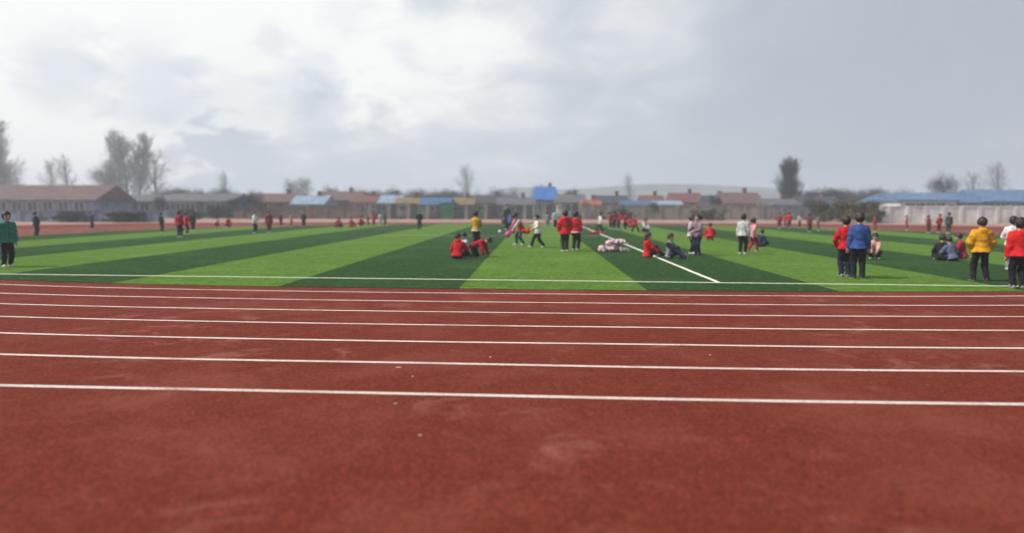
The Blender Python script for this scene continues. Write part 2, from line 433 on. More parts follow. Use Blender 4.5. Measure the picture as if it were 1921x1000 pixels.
def P_legsout(lean=.05, knee=.0):
    return dict(pelvis=(0, 0, .080), up=(0, -lean, 1), head=(0, -.15, 1), hands=[(-.09, -.24, .14), (.09, -.24, .13)], epole=[(-1, .3, 0), (1, .3, 0)],
                feet=[(-.06, -.445, .048), (.07, -.44 + knee, .048)], fdir=[(-.3, -.3, 1), (.3, -.3 - knee, 1)], kpole=[(-.1, 0, 1), (.1, 0, 1)])
def P_lean_on_hand():
    d = P_legsout(-.05, .14); d['hands'] = [(-.17, .10, .03), (.09, -.24, .10)]; d['epole'] = [(-1, .6, 0), (1, .3, 0)]
    return d
def P_squat(lean=.45):
    return dict(pelvis=(0, .06, .165), up=(0, -lean, 1), head=(0, -.4, 1), hands=[(-.07, -.24, .22), (.07, -.24, .20)], epole=[(-1, .2, -.2), (1, .2, -.2)],
                feet=[(-.075, .01, .042), (.075, .01, .042)], fdir=[(-.3, -1, 0), (.3, -1, 0)], kpole=[(-.35, -1, .5), (.35, -1, .5)])
def P_allfours():
    return dict(pelvis=(0, .16, .275), up=(0, -1.5, .55), head=(0, -1, .25), hands=[(-.12, -.17, .03), (.12, -.19, .03)], epole=[(-1, 1, 0), (1, 1, 0)],
                feet=[(-.06, .35, .035), (.06, .33, .035)], fdir=[(0, .6, -.5), (0, .6, -.5)], kpole=[(0, -1, -.6), (0, -1, -.6)])

def torso_sd(P, pel, r, u, f, H, infl, extra=0.0, top=.315, bot=-.085):
    q = (P - pel) / H; qx, qu, qf = q @ r, q @ u, q @ f
    hs = [-.10, -.04, .08, .19, .255, .285, .32]
    w = np.interp(qu, hs, [.088, .090, .080, .096, .100, .080, .036]) + infl / H
    d = np.interp(qu, hs, [.066, .068, .060, .066, .060, .050, .034]) + infl / H
    g = extra * np.clip(.07 - qu, 0, .13); w = w + g; d = d + g * 1.2
    s = (np.sqrt((qx / w)**2 + (qf / d)**2) - 1) * np.minimum(w, d)
    return np.maximum(s, np.maximum(bot - qu, qu - top)) * H, qu, qx, qf

def person(label, px, py, top, pose, heading, jacket, trousers, hair='short', H=None, sleeve=None, hem=None, shoes='white',
           hood=False, style='jacket', stripe=None, hairmat=None, loc=None, puff=.014, long=-.055):
    p = Vector(loc) if loc is not None else at(px, py)
    if H is None: H = (py - top) / (py - 387.5) * EYE
    root = thing('person', label, 'person', (p.x, p.y, .020 if p.y < 66 else .012), heading, 'children spread over the sports field')
    dist = p.length; fine = max(.009, min(.026, dist * .00042))
    seed = int(px * 7 + py) % 10000
    S = lambda v: np.asarray(v, float) * H
    pel = S(pose['pelvis']); u = unit(pose['up'])
    r = unit(np.cross(u, (0, -1, 0)) * -1 if abs(u[1]) < .9 else (1, 0, 0)); r = np.array([1., 0, 0]); r = unit(r - u * (r @ u)); f = np.cross(r, u) * 1.0
    if f[1] > 0 and abs(u[1]) < .9: f = -f
    if abs(u[1]) >= .9 and f[2] > 0: f = -f
    fr_t = np.array([r, f, u])
    neck = pel + u * .30 * H
    hu = unit(pose['head']); hr = unit(np.array([1., 0, 0]) - hu * hu[0])
    hf = unit(np.cross(hu, hr)); hf = hf if hf[1] < 0 or abs(hu[1]) > .8 else -hf
    if abs(hu[1]) > .8 and hf[2] > 0: hf = -hf
    nk = unit(u * .6 + hu * .4)
    head = neck + nk * .045 * H + hu * .075 * H
    RH = .0755 * H                                              # half a child's head height is a little more than this
    sh = [neck - u * .045 * H + r * s * .095 * H for s in (-1, 1)]
    hip = [pel - u * .015 * H + r * s * .052 * H for s in (-1, 1)]
    el, wr, kn, an = [], [], [], []
    for i in (0, 1):
        e, w_ = ik(sh[i], S(pose['hands'][i]), UA * H, FA * H, pose['epole'][i]); el.append(e); wr.append(w_)
        k_, a_ = ik(hip[i], S(pose['feet'][i]), UL * H, LL * H, pose['kpole'][i]); kn.append(k_); an.append(a_)
    ALL = np.array([*sh, *hip, *el, *wr, *kn, *an, head, pel, neck])
    fd = [unit(d) for d in pose['fdir']]
    # body: one continuous skin surface, the head and hands meshed finer
    def head_sd(P):
        d = ell(P, head + hu * .012 * H - hf * -.0, (RH * .80, RH * .93, RH * .98), [hr, hf, hu])
        d = smin(d, ell(P, head + hf * .022 * H - hu * .030 * H, (RH * .60, RH * .66, RH * .66), [hr, hf, hu]), .02 * H)     # jaw
        d = smin(d, cone(P, head + hf * .070 * H + hu * .004 * H, head + hf * .081 * H - hu * .016 * H, .006 * H, .010 * H), .009 * H)   # nose
        for s in (-1, 1):
            d = smin(d, ell(P, head + hr * s * RH * .80 - hu * .006 * H, (.008 * H, .013 * H, .020 * H), [hr, hf, hu]), .006 * H)        # ears
            d = np.maximum(d, -ell(P, head + hr * s * .026 * H + hf * .082 * H + hu * .008 * H, (.015 * H, .012 * H, .008 * H), [hr, hf, hu]))  # eye sockets
        return smin(d, cone(P, neck - u * .03 * H, head - hu * .03 * H, .036 * H, .033 * H), .02 * H)
    def body_sd(P):
        d, *_ = torso_sd(P, pel, r, u, f, H, 0)
        for i in (0, 1):
            a = smin(cone(P, sh[i], el[i], .033 * H, .027 * H), cone(P, el[i], wr[i], .027 * H, .018 * H), .01 * H)
            l = smin(cone(P, hip[i], kn[i], .056 * H, .040 * H), cone(P, kn[i], an[i], .040 * H, .024 * H), .01 * H)
            l = smin(l, cone(P, an[i] - fd[i] * .0 , an[i] + fd[i] * .06 * H, .020 * H, .016 * H), .01 * H)
            d = smin(smin(d, a, .025 * H), l, .025 * H)
        d = smin(d, cone(P, neck - u * .03 * H, head - hu * .03 * H, .035 * H, .031 * H), .02 * H)
        return np.maximum(d, .006 - P[:, 2])
    lo, hi = ALL.min(0) - .17 * H, ALL.max(0) + .17 * H; lo[2] = max(lo[2], -.02)
    V, F = surf_nets(body_sd, lo, hi, max(.018, fine * 1.6)); MI = np.zeros(len(F), int)
    hh = max(.0065, fine * .7)
    V2, F2 = surf_nets(head_sd, head - 1.5 * RH, head + 1.5 * RH, hh)
    C = V2[F2].mean(1) - head; cx_, cf_, cu_ = C @ hr / H, C @ hf / H, C @ hu / H
    m2 = np.zeros(len(F2), int); wd = max(.012, hh / H * .9)
    m2[(np.abs(np.abs(cx_) - .026) < wd) & (np.abs(cu_ - .007) < max(.006, hh / H * .6)) & (cf_ > .04)] = 1
    m2[(np.abs(np.abs(cx_) - .027) < wd * 1.2) & (np.abs(cu_ - .024) < max(.003, hh / H * .5)) & (cf_ > .04)] = 1
    m2[(np.abs(cx_) < .020) & (np.abs(cu_ + .038) < max(.005, hh / H * .6)) & (cf_ > .03)] = 2
    F = np.vstack([F, F2 + len(V)]); V = np.vstack([V, V2]); MI = np.r_[MI, m2]
    for i, s in ((0, -1), (1, 1)):                              # hands: palm, four bent fingers of their own lengths, a thumb on the side
        d0 = unit(wr[i] - el[i]); side = unit(np.cross(d0, unit(r * .3 * s + f)))          # across the palm
        nrm = unit(np.cross(side, d0)); nrm = nrm if nrm @ (r * -s + f * .6 - u * .3) > 0 else -nrm     # palm faces inwards
        fwd_side = side if side @ f > 0 else -side
        if wr[i][2] < .06 * H: nrm = np.array([0, 0, -1.]); d0 = unit(np.array([d0[0], d0[1], 0]) + 1e-3); side = unit(np.cross(d0, nrm)); fwd_side = side * (-s if side @ r * -s > 0 else s)
        k = H
        def hand_sd(P):
            b = wr[i]; d = cone(P, b - d0 * .03 * k, b + d0 * .008 * k, .018 * k, .016 * k)
            d = smin(d, ell(P, b + d0 * .030 * k, (.027 * k, .010 * k, .030 * k), [side, nrm, d0]), .012 * k)
            for q, (o, L) in enumerate(((.0195, .034), (.0065, .039), (-.0065, .036), (-.0185, .028))):
                a = b + d0 * .052 * k + fwd_side * o * k; m = a + unit(d0 + fwd_side * o * 4 + nrm * .35) * L * .5 * k
                e = m + unit(d0 * .8 + nrm * .8) * L * .5 * k
                d = smin(d, np.minimum(cone(P, a - d0 * .01 * k, m, .0060 * k, .0056 * k), cone(P, m, e, .0056 * k, .0046 * k)), .003 * k)
            a = b + d0 * .014 * k + fwd_side * .020 * k; m = a + unit(d0 * .7 + fwd_side * .8 + nrm * .3) * .026 * k; e = m + unit(d0 + fwd_side * .2 + nrm * .4) * .018 * k
            d = smin(d, np.minimum(cone(P, a, m, .0085 * k, .0066 * k), cone(P, m, e, .0066 * k, .0052 * k)), .004 * k)
            return np.maximum(d, .002 - P[:, 2])
        V2, F2 = surf_nets(hand_sd, wr[i] - .12 * k, wr[i] + .12 * k, max(.0042, fine * .45))
        F = np.vstack([F, F2 + len(V)]); V = np.vstack([V, V2]); MI = np.r_[MI, np.zeros(len(F2), int)]
    link('body', np_mesh('body', V, F, MI), [M_SKIN, M_EYE, M_LIP], root)
    # trousers
    wa = .006 * H
    def trs_sd(P):
        d, qu, *_ = torso_sd(P, pel, r, u, f, H, .005 * H, top=(-.015 if abs(pose['up'][1]) < .2 else .03), bot=-.09)
        for i in (0, 1):
            l = smin(cone(P, hip[i], kn[i], .063 * H, .051 * H), cone(P, kn[i], an[i], .051 * H, .041 * H), .012 * H)
            ld = unit(an[i] - kn[i]); l = np.maximum(l, (P - an[i]) @ ld - .012 * H)
            d = smin(d, l, .02 * H)
        return np.maximum(d + wrinkle(P, wa, 42 / H, seed), .002 - P[:, 2])
    V, F = surf_nets(trs_sd, lo, hi, fine * 1.25)
    link('trousers', np_mesh('trousers', V, F), [cloth(trousers, 'trousers')], root)
    # jacket: torso, sleeves, collar or hood
    infl = puff * H + .004; bot = long
    def arm_sd(P, i):
        a = smin(cone(P, sh[i], el[i], .033 * H + infl * 1.1, .030 * H + infl), cone(P, el[i], wr[i], .030 * H + infl, .021 * H + infl * .8), .012 * H)
        return np.maximum(a, (P - wr[i]) @ unit(wr[i] - el[i]) - .004 * H)
    def jk_sd(P):
        d, qu, qx, qf = torso_sd(P, pel, r, u, f, H, infl, .20, top=.325, bot=bot)
        for i in (0, 1): d = smin(d, arm_sd(P, i), .022 * H)
        col = cone(P, neck - u * .018 * H, neck + nk * .020 * H, .052 * H, .046 * H)
        d = smin(d, np.maximum(col, (P - neck) @ nk - .026 * H), .012 * H)
        if hood: d = smin(d, ell(P, neck - f * .060 * H + u * .002 * H, (.075 * H, .036 * H, .048 * H), fr_t), .02 * H)
        d = d + wrinkle(P, .0065 * H, 34 / H, seed + 3)
        return np.maximum(d, .002 - P[:, 2])
    V, F = surf_nets(jk_sd, lo, hi, fine * 1.2)
    C = V[F].mean(1); mi = np.zeros(len(F), int)
    td, qu, qx, qf = torso_sd(C, pel, r, u, f, H, infl, top=.325, bot=bot)
    sd = np.minimum(arm_sd(C, 0), arm_sd(C, 1))
    if sleeve: mi[(sd < td) & (np.abs(qx) > .10)] = 1
    mi[(np.abs(qx) < max(.006, fine / H * .6)) & (qf > .03) & (sd > .01)] = 3
    if hem: mi[(qu < bot + .035) & (sd > td)] = 2
    if stripe: mi[(np.abs(qu - .165) < .022) & (sd > td - .02)] = 2
    for i in (0, 1):
        if hem: mi[((C - wr[i]) @ unit(wr[i] - el[i]) > -.028 * H) & (arm_sd(C, i) < td)] = 2
    mats = [cloth(jacket), cloth(sleeve or jacket), cloth(hem or stripe or jacket), cloth('grey' if jacket in ('white', 'cream') else 'black', 'zip')]
    link('jacket' if style == 'jacket' else 'sweater', np_mesh('jacket', V, F, mi), mats, root)
    # hair
    hm = hairmat or M_HAIR
    def hair_sd(P):
        q = P - head; x, ff, uu = q @ hr / H, q @ hf / H, q @ hu / H
        d = ell(P, head + hu * .015 * H - hf * .006 * H, (RH * .80 + .012 * H, RH * .94 + .011 * H, RH * .98 + .012 * H), [hr, hf, hu])
        face = np.maximum(np.maximum(ff * -1 + .022, uu - .040 + .25 * np.abs(x)), -1)           # open the face
        d = np.maximum(d, -np.minimum(.02, -face) if False else np.where(face < 0, np.maximum(d, -face * H), d))
        low = -.022 if hair == 'short' else (-.075 if hair == 'bob' else -.035)
        d = np.maximum(d, (low - uu - np.clip(-ff, 0, .06) * .55) * H)
        if hair == 'long':
            d = smin(d, np.maximum(ell(P, head - hu * .055 * H - hf * .045 * H, (.062 * H, .034 * H, .12 * H), [hr, hf, hu]), -1), .02 * H)
        if hair == 'tail':
            a = head + hu * .030 * H - hf * .082 * H
            d = smin(d, smin(cone(P, a, a - hf * .030 * H - hu * .02 * H, .016 * H, .022 * H), cone(P, a - hf * .030 * H - hu * .02 * H, a - hf * .034 * H - hu * .12 * H, .022 * H, .007 * H), .01 * H), .008 * H)
        return d + wrinkle(P, .0035 * H, 90 / H, seed + 9)
    V, F = surf_nets(hair_sd, head - 2.6 * RH, head + 1.75 * RH, max(.0075, fine * .8))
    link('hair', np_mesh('hair', V, F), [hm], root)
    # shoes
    for i in (0, 1):
        a = an[i]; dd = fd[i]; sp = unit(np.cross(dd, kn[i] - a) + 1e-6); upv = unit(np.cross(sp, dd)); upv = upv if upv @ (kn[i] - a) > 0 else -upv
        sole0 = a - upv * .040 * H
        def shoe_sd(P):
            d = cone(P, sole0 + upv * .022 * H - dd * .020 * H, sole0 + upv * .017 * H + dd * .078 * H, .030 * H, .027 * H)
            d = smin(d, cone(P, sole0 + upv * .022 * H, a + upv * .006 * H, .030 * H, .029 * H), .014 * H)
            d = np.maximum(d, -(P - sole0) @ upv)
            return np.maximum(d, .001 - P[:, 2])
        V, F = surf_nets(shoe_sd, a - .15 * H, a + .15 * H, max(.008, fine * .8))
        hgt = (V[F].mean(1) - sole0) @ upv
        link('shoe', np_mesh('shoe', V, F, (hgt < .010 * H).astype(int)), [mat(shoes + '_shoe', CLOTH[shoes], .6, .1, 12, spec=.4), M_SOLE], root)
    root['wr'] = [float(x) for x in wr[0]]
    return root

R = math.radians
# --- the sitting and standing groups near the middle
person('child in red jacket sitting cross-legged with back turned and head bowed, beside the crouching child', 858, 486.5, 0, P_cross(.32, .32), R(165), 'red', 'black', H=1.36, hood=True, puff=.022, shoes='black')
person('child in pale grey jacket sitting half hidden behind the red-jacketed cross-legged child', 874, 479, 0, P_cross(.1), R(-60), 'palegrey', 'palegrey', H=1.25)
person('child in red and black tracksuit crouching on hands and knees', 900, 483, 0, P_allfours(), R(70), 'crimson', 'black', H=1.28, sleeve='red', hem='black')
person('child in mustard yellow jacket standing with back turned behind the two crouching children', 893, 466, 398, P_stand(.04, 'front'), R(165), 'yellow', 'black', 'bob', sleeve='yellow', hem='cream')
person('child in red body warmer with pale sleeves bending forward beside a pink ball', 975, 461, 0, P_bend(.42), R(-70), 'red', 'slate', 'tail', H=1.38, sleeve='palegrey')
w_kid = person('child in cream sweater and black trousers striding left with arms forward', 1009, 465.5, 403, P_stride(.19, .12, 'fwd'), R(-80), 'cream', 'black', 'short', style='sweater', hem='palegrey')
person('taller child in loose red jacket and white shoes, left one of the close pair', 1060, 473, 397, P_stand(.045, 'pockets'), R(190), 'brightred', 'brownblack', 'bob', hood=True, puff=.030, long=-.085)
person('child in red jacket with white hem and black trousers, right one of the close pair', 1080, 470.5, 399, P_stand(.05, 'side', 0, .04), R(150), 'red', 'black', 'tail', hem='palepink', puff=.020, shoes='palegrey')
person('girl in red jacket sitting with legs toward the white touch line, looking right', 1215, 484, 0, P_legsout(-.02, .12), R(78), 'brightred', 'black', 'long', H=1.34, sleeve='red', puff=.024, shoes='palegrey', hairmat=M_BROWN)
person('child in grey top with black sleeves sitting with legs stretched right beside the touch line', 1256, 485.5, 0, P_legsout(.02, .16), R(55), 'grey', 'navy', 'short', H=1.30, sleeve='black', shoes='black')
person('child in lavender white top and black trousers standing beside the mauve-topped child', 1296, 477, 406, P_stand(.045, 'side', .02, .03), R(60), 'lavender', 'black', 'bob')
person('child in mauve top and navy trousers standing close behind the lavender-topped child', 1309, 480.5, 404, P_stand(.055, 'hold', .05), R(-60), 'mauve', 'navy', 'tail', shoes='navy', hairmat=M_BROWN)
person('child in red jacket squatting alone on the light stripe with back turned', 1332, 452, 0, P_squat(.5), R(170), 'red', 'red', H=1.30, hood=True, puff=.024, shoes='black')
person('child in pale grey top and black trousers standing beside the child in pink', 1393, 478, 403, P_stand(.06, 'side', .02, .02), R(150), 'palegrey', 'black', 'bob')
person('child in pink jacket with dark red trousers stepping beside the pale grey top', 1411, 473, 409, P_stride(.12, .08), R(110), 'pink', 'crimson', 'tail', sleeve='pink', shoes='palegrey')
person('child in navy sitting low on grass at the pink jacket heels', 1424, 464, 0, P_cross(.3), R(120), 'navy', 'navy', H=1.2)
# --- the near figures at the right
person('child in red jacket and navy trousers standing partly behind the blue jacket', 1584, 521, 408, P_stand(.05, 'pockets'), R(170), 'red', 'navy', 'bob', hairmat=M_BROWN, shoes='grey')
person('child in blue jacket and black trousers standing nearest the track at right', 1609, 524, 402, P_stand(.06, 'side', .02), R(165), 'blue', 'black', 'bob', hairmat=M_BROWN, shoes='black')
person('small child in peach jacket squatting just right of the blue jacket', 1641, 487, 0, P_squat(.25), R(-30), 'peach', 'black', H=1.22)
person('child in amber yellow hooded jacket standing with feet wide apart near the track', 1838, 529, 411, P_stand(.10, 'pockets', .06), R(172), 'amber', 'black', 'short', hood=True, puff=.032, shoes='black', hairmat=M_BROWN)
person('child in bright red jacket standing at the right edge of the picture', 1909, 543, 412, P_stand(.06, 'side', .05), R(170), 'brightred', 'black', 'bob', puff=.026, shoes='grey')
person('child in white jacket standing behind the bright red jacket at the right edge', 1896, 508, 408, P_stand(.05, 'front'), R(150), 'white', 'grey', 'tail')
person('child in black jacket sitting left of the blue-grey one near the amber jacket', 1766, 490, 0, P_cross(.3), R(150), 'black', 'black', H=1.34)
person('child in blue-grey jacket sitting between the black and the crimson sitting children', 1787, 491, 0, P_cross(.4), R(190), 'bluegrey', 'navy', H=1.28)
person('child in crimson jacket sitting close to the legs of the amber jacket', 1806, 487, 0, P_cross(.2), R(-120), 'crimson', 'navy', H=1.36)
person('child in teal hooded jacket standing at the left edge of the picture', 14, 502, 402, P_stand(.07, 'side', .14, .03), R(60), 'teal', 'black', 'bob', hood=True, puff=.028)
# --- farther children
FAR = [
 ('adult in dark grey coat standing behind the child with the blue vest', 951, 432, 384, P_stand(.05, 'side'), 20, 'darkgrey', 'black', {}),
 ('child in bright blue vest standing in front of the dark grey coat', 957, 434.5, 402, P_stand(.05, 'front'), -20, 'brightblue', 'black', dict(sleeve='darkgrey')),
 ('child all in black standing alone on the far left touch line', 787, 431, 396, P_stand(.07, 'pockets'), 10, 'black', 'black', dict(shoes='black')),
 ('child in grey standing between the cream sweater and far white top', 1027, 429, 398, P_stand(.05, 'side'), 160, 'grey', 'grey', {}),
 ('child in white top and black trousers standing behind the close red pair', 1041, 428.5, 394, P_stand(.05, 'side'), 30, 'white', 'black', {}),
 ('child in white top striding along the far touch line', 1126, 437, 399, P_stride(.18, .05), -70, 'white', 'black', {}),
 ('child in red jacket, leftmost of the three far red children by the touch line', 1144, 430, 399, P_stand(.05, 'side'), 60, 'red', 'brownblack', {}),
 ('child in dark red jacket between two red jackets by the far touch line', 1152, 431, 397, P_stand(.05, 'pockets'), 180, 'darkred', 'black', {}),
 ('child in crimson jacket stooping slightly among far red children by the touch line', 1161, 431, 396, P_stand(.05, 'hold', .12), -40, 'crimson', 'darkgrey', {}),
 ('child in red jacket, rightmost of the far red children by the touch line', 1173, 432, 400, P_stand(.05, 'out'), 200, 'red', 'black', {}),
 ('child in red top and black trousers lunging beside a sitting grey one', 1192, 438, 404, P_stride(.24, .22, 'fwd'), -60, 'crimson', 'black', {}),
 ('child in grey top sitting on grass right of the lunging red top', 1209, 438, 0, P_squat(.3), 30, 'palegrey', 'navy', dict(H=1.38)),
 ('child in crimson jacket, left one of the far right pair near the paving', 1462, 429, 399, P_stand(.05, 'side'), 170, 'crimson', 'darkgrey', {}),
 ('child in crimson jacket, right one of the far right pair near the paving', 1480, 429, 398, P_stand(.06, 'pockets'), 150, 'red', 'darkgrey', {}),
 ('child in dark red coat standing on the far edge between pair and blue jacket', 1518, 436, 401, P_stand(.06, 'side'), 120, 'darkred', 'brownblack', {}),
 ('child in mauve coat standing on the far edge right of the dark red coat', 1534, 433, 403, P_stand(.05, 'front'), 60, 'mauve', 'darkgrey', {}),
 ('child in rust coat on the far edge behind the blue jacket shoulder', 1640, 436, 402, P_stand(.05, 'front'), 60, 'rust', 'rust', {}),
 ('child in dark red jacket, left one of three standing far off before the white wall', 1741, 438, 404, P_stand(.06, 'side'), 100, 'darkred', 'brownblack', {}),
 ('child in red jacket, middle one of three standing far off before the white wall', 1762, 437, 401, P_stand(.05, 'pockets'), 190, 'red', 'darkred', {}),
 ('child in dark grey jacket, right one of three standing far off before the white wall', 1779, 439, 398, P_stand(.05, 'side'), 160, 'darkgrey', 'darkgrey', {}),
 ('child in navy jacket standing on the red track near the teal jacket', 68, 443, 400, P_stand(.06, 'pockets'), 160, 'navy', 'navy', dict(shoes='black')),
 ('child in blue-grey jacket standing on the far red track at left', 172, 431, 399, P_stand(.05, 'side'), 80, 'bluegrey', 'navy', {}),
 ('child in crimson jacket, left one of two standing side by side at the left', 337, 446, 398, P_stand(.06, 'side'), 170, 'crimson', 'black', dict(puff=.026)),
 ('child in dark red jacket, right one of two standing side by side at the left', 350, 441, 400, P_stand(.05, 'hold'), 130, 'red', 'darkred', {}),
 ('child in white top and navy trousers standing on the left field edge', 478, 438, 398, P_stand(.06, 'hold', .1), 70, 'white', 'navy', {}),
 ('child in rust red clothes standing right of the white top and navy trousers', 505, 437, 396, P_stand(.04, 'side'), 200, 'rust', 'rust', {}),
 ('child in pale rust jacket far off between rust and black-clad children', 546, 426, 400, P_stand(.05, 'side'), 90, 'peach', 'crimson', {}),
 ('child in black jacket standing near the far left end of the field', 570, 426, 397, P_stand(.05, 'side'), 20, 'darkgrey', 'black', {}),
 ('child in dark red sitting in the far row, leftmost of the sitters', 630, 427, 0, P_cross(.4), 100, 'darkred', 'darkred', dict(H=1.35)),
 ('child in crimson sitting in the far row, second of the sitters', 640, 427, 0, P_cross(.3), -60, 'crimson', 'darkred', dict(H=1.35)),
 ('child in crimson with legs stretched, rightmost of the far sitters', 658, 427, 0, P_legsout(.1), 70, 'crimson', 'crimson', dict(H=1.35)),
 ('child in dark red jacket stooping beside a red jacket in the far row', 690, 424, 404, P_stand(.06, 'hold', .25), 70, 'darkred', 'brownblack', {}),
 ('child in bright red jacket standing in the far row by the white top', 701, 424, 399, P_stand(.06, 'pockets'), 170, 'brightred', 'crimson', {}),
 ('child in white top standing in the far row right of the bright red jacket', 714, 423, 399, P_stand(.05, 'side'), 20, 'white', 'palegrey', {}),
 ('child in dark grey standing rightmost in the far row', 722, 423, 400, P_stand(.05, 'side'), 150, 'darkgrey', 'darkgrey', {}),
 ('child in brown clothes standing by the small brown tree at the left', 303, 437, 401, P_stand(.05, 'pockets'), 150, 'brownblack', 'brownblack', {}),
 ('child in red jacket squatting far off left of the white top and navy trousers', 427, 427, 0, P_squat(.4), 60, 'red', 'darkred', dict(H=1.3)),
 ('child in peach jacket squatting at the far edge beside the squatting red one', 408, 426, 0, P_squat(.3), -40, 'peach', 'crimson', dict(H=1.25)),
 ('child in bright red jacket stooping behind the far right pair near the paving', 1472, 426, 401, P_stand(.05, 'hold', .15), 40, 'brightred', 'darkred', {}),
 ('child in rust coat standing far off between the black and the rust clothes', 527, 424, 400, P_stand(.05, 'side'), 20, 'rust', 'brownblack', {}),
 ('child in rust top standing far off at the very foot of the white wall', 1700, 432, 404, P_stand(.05, 'side'), 60, 'rust', 'darkred', {}),
 ('child in slate jacket with back turned, just left of the dark grey coat', 944, 424, 396, P_stand(.05, 'side'), 180, 'slate', 'navy', {}),
 ('child in darker red jacket far behind the close red pair', 1088, 425, 398, P_stand(.05, 'side'), 60, 'darkred', 'black', {}),
 ('child in crimson jacket squatting in the far row just left of the stooping one', 676, 425, 0, P_squat(.4), 120, 'crimson', 'darkred', dict(H=1.35)),
 ('child in red jacket squatting rightmost beyond the far red children by the touch line', 1183, 429, 0, P_squat(.3), 200, 'red', 'black', dict(H=1.35)),
 ('child in black jacket standing just behind two side-by-side red jackets at the left', 362, 433, 400, P_stand(.05, 'side'), 200, 'black', 'black', {}),
 ('child in pale pink jacket standing between the two far right pair figures and mauve coat', 1499, 428, 401, P_stand(.05, 'front'), 20, 'palepink', 'darkgrey', {}),
]
for lab, px, py, top, pose, hd, jk, tr, kw in FAR:
    person(lab, px, py, top, pose, R(hd), jk, tr, random.choice(['short', 'bob', 'tail']), hairmat=random.choice([M_HAIR, M_BROWN]), **kw)

# ------------------------------------------------------------------ loose things on the grass
def garment(name, label, loc, rz, segs, colour, lining, flat=.5, seed=1, group=None, amp=.02, h=.012, cat='coat'):
    Z0 = .02
    def sd(P):
        d = None
        Q = P * np.array([1, 1, 1 / flat], np.float32)
        for a, b, ra, rb in segs:
            a = (a[0], a[1], a[2] / flat); b = (b[0], b[1], b[2] / flat)
            c = cone(Q, a, b, ra, rb); d = c if d is None else smin(d, c, .035)
        return np.maximum(d * flat + np.abs(wrinkle(P, amp * 3.2, 15, seed)) - amp * .5 + wrinkle(P, amp * .25, 60, seed + 1), .001 - P[:, 2])
    pts = np.array([p for s in segs for p in s[:2]])
    V, F = surf_nets(sd, pts.min(0) - .22, pts.max(0) + .22, h)
    C = V[F].mean(1); w = wrinkle(C, 1, 17, seed + 4)
    o = link(name, np_mesh(name, V, F, (w > .38).astype(int)), [cloth(colour, 'fabric'), cloth(lining, 'fabric')])
    o.location = loc; o.rotation_euler = (0, 0, rz)
    return tag(o, label, cat, group)
gp = 'coats heaped on the grass'
c0 = at(1152, 473)
garment('coat', 'pale pink coat on top of the heap of coats', (c0.x + .08, c0.y + .18, .245), .2, [((-.22, 0, .08), (.22, .02, .12), .16, .15), ((.2, 0, .1), (.36, -.08, .06), .08, .05), ((-.2, .05, .08), (-.05, -.16, .1), .08, .05)], 'palepink', 'mauve', .62, 11, gp)
garment('coat', 'rolled pink and mauve coat at the left end of the heap', (c0.x - .30, c0.y + .05, .02), .4, [((-.12, 0, .10), (.16, .04, .10), .17, .15), ((-.1, 0, .08), (-.14, -.16, .05), .07, .05)], 'palepink', 'mauve', .75, 23, gp)
garment('coat', 'white coat with dark lining at the right end of the heap', (c0.x + .27, c0.y + .0, .02), -.2, [((-.16, 0, .07), (.18, .0, .06), .14, .11), ((.1, 0, .06), (.26, -.10, .03), .07, .05)], 'white', 'darkgrey', .6, 37, gp)
garment('coat', 'dark mauve coat crushed beneath the middle of the heap', (c0.x + .02, c0.y + .12, .02), 1.2, [((-.2, 0, .10), (.2, 0, .10), .2, .2)], 'mauve', 'palepink', .72, 41, gp)
garment('coat', 'small black coat showing at the right foot of the heap', (c0.x + .47, c0.y + .06, .02), .6, [((-.07, 0, .04), (.08, .02, .03), .09, .07)], 'black', 'darkgrey', .6, 52, gp)
rj = at(1119, 439)
garment('coat', 'flat red jacket lying on the far touch line', (rj.x, rj.y, .02), .1, [((-.3, 0, .05), (.25, 0, .06), .16, .14), ((.2, 0, .05), (.42, .1, .03), .08, .06)], 'red', 'darkred', .6, 61, None, .02, .02)
# a red jacket hanging from the striding child's hand
wv = Vector(w_kid['wr']); hw = w_kid.matrix_basis @ wv if False else (Matrix.Translation(w_kid.location) @ Matrix.Rotation(w_kid.rotation_euler.z, 4, 'Z') @ wv)
garment('coat', 'orange red jacket held out by the child in the cream sweater', (hw.x - .02, hw.y, hw.z - .30), 0, [((0, 0, .27), (-.10, .0, .08), .035, .09), ((-.1, 0, .08), (-.28, .02, .12), .09, .08)], 'brightred', 'black', .95, 71, None, .014, .010)
def ball(label, px, py, rad, col, tone):
    import bmesh
    p = at(px, py); bm = bmesh.new(); bmesh.ops.create_uvsphere(bm, u_segments=28, v_segments=18, radius=rad)
    for v in bm.verts:                                       # shallow panel seams
        n = v.co.normalized(); s = min(abs(n.x - n.y), abs(n.y - n.z), abs(n.x + n.z)); v.co = n * rad * (1 - .03 * max(0, 1 - s / .12))
    me = bpy.data.meshes.new('ball'); bm.to_mesh(me); bm.free()
    me.polygons.foreach_set('use_smooth', [True] * len(me.polygons))
    o = link('ball', me, [mat(col + '_ball', CLOTH[col], .45, .2, 9, spec=.5, tone=tone)]); o.location = (p.x, p.y, .02 + rad)
    return tag(o, label, 'ball')
ball('bright pink ball with dark patches on the grass', 953, 446, .155, 'hotpink', (.25, .02, .12))
ball('small white ball on the grass left of the pink one', 938, 438.5, .105, 'white', (.5, .55, .45))
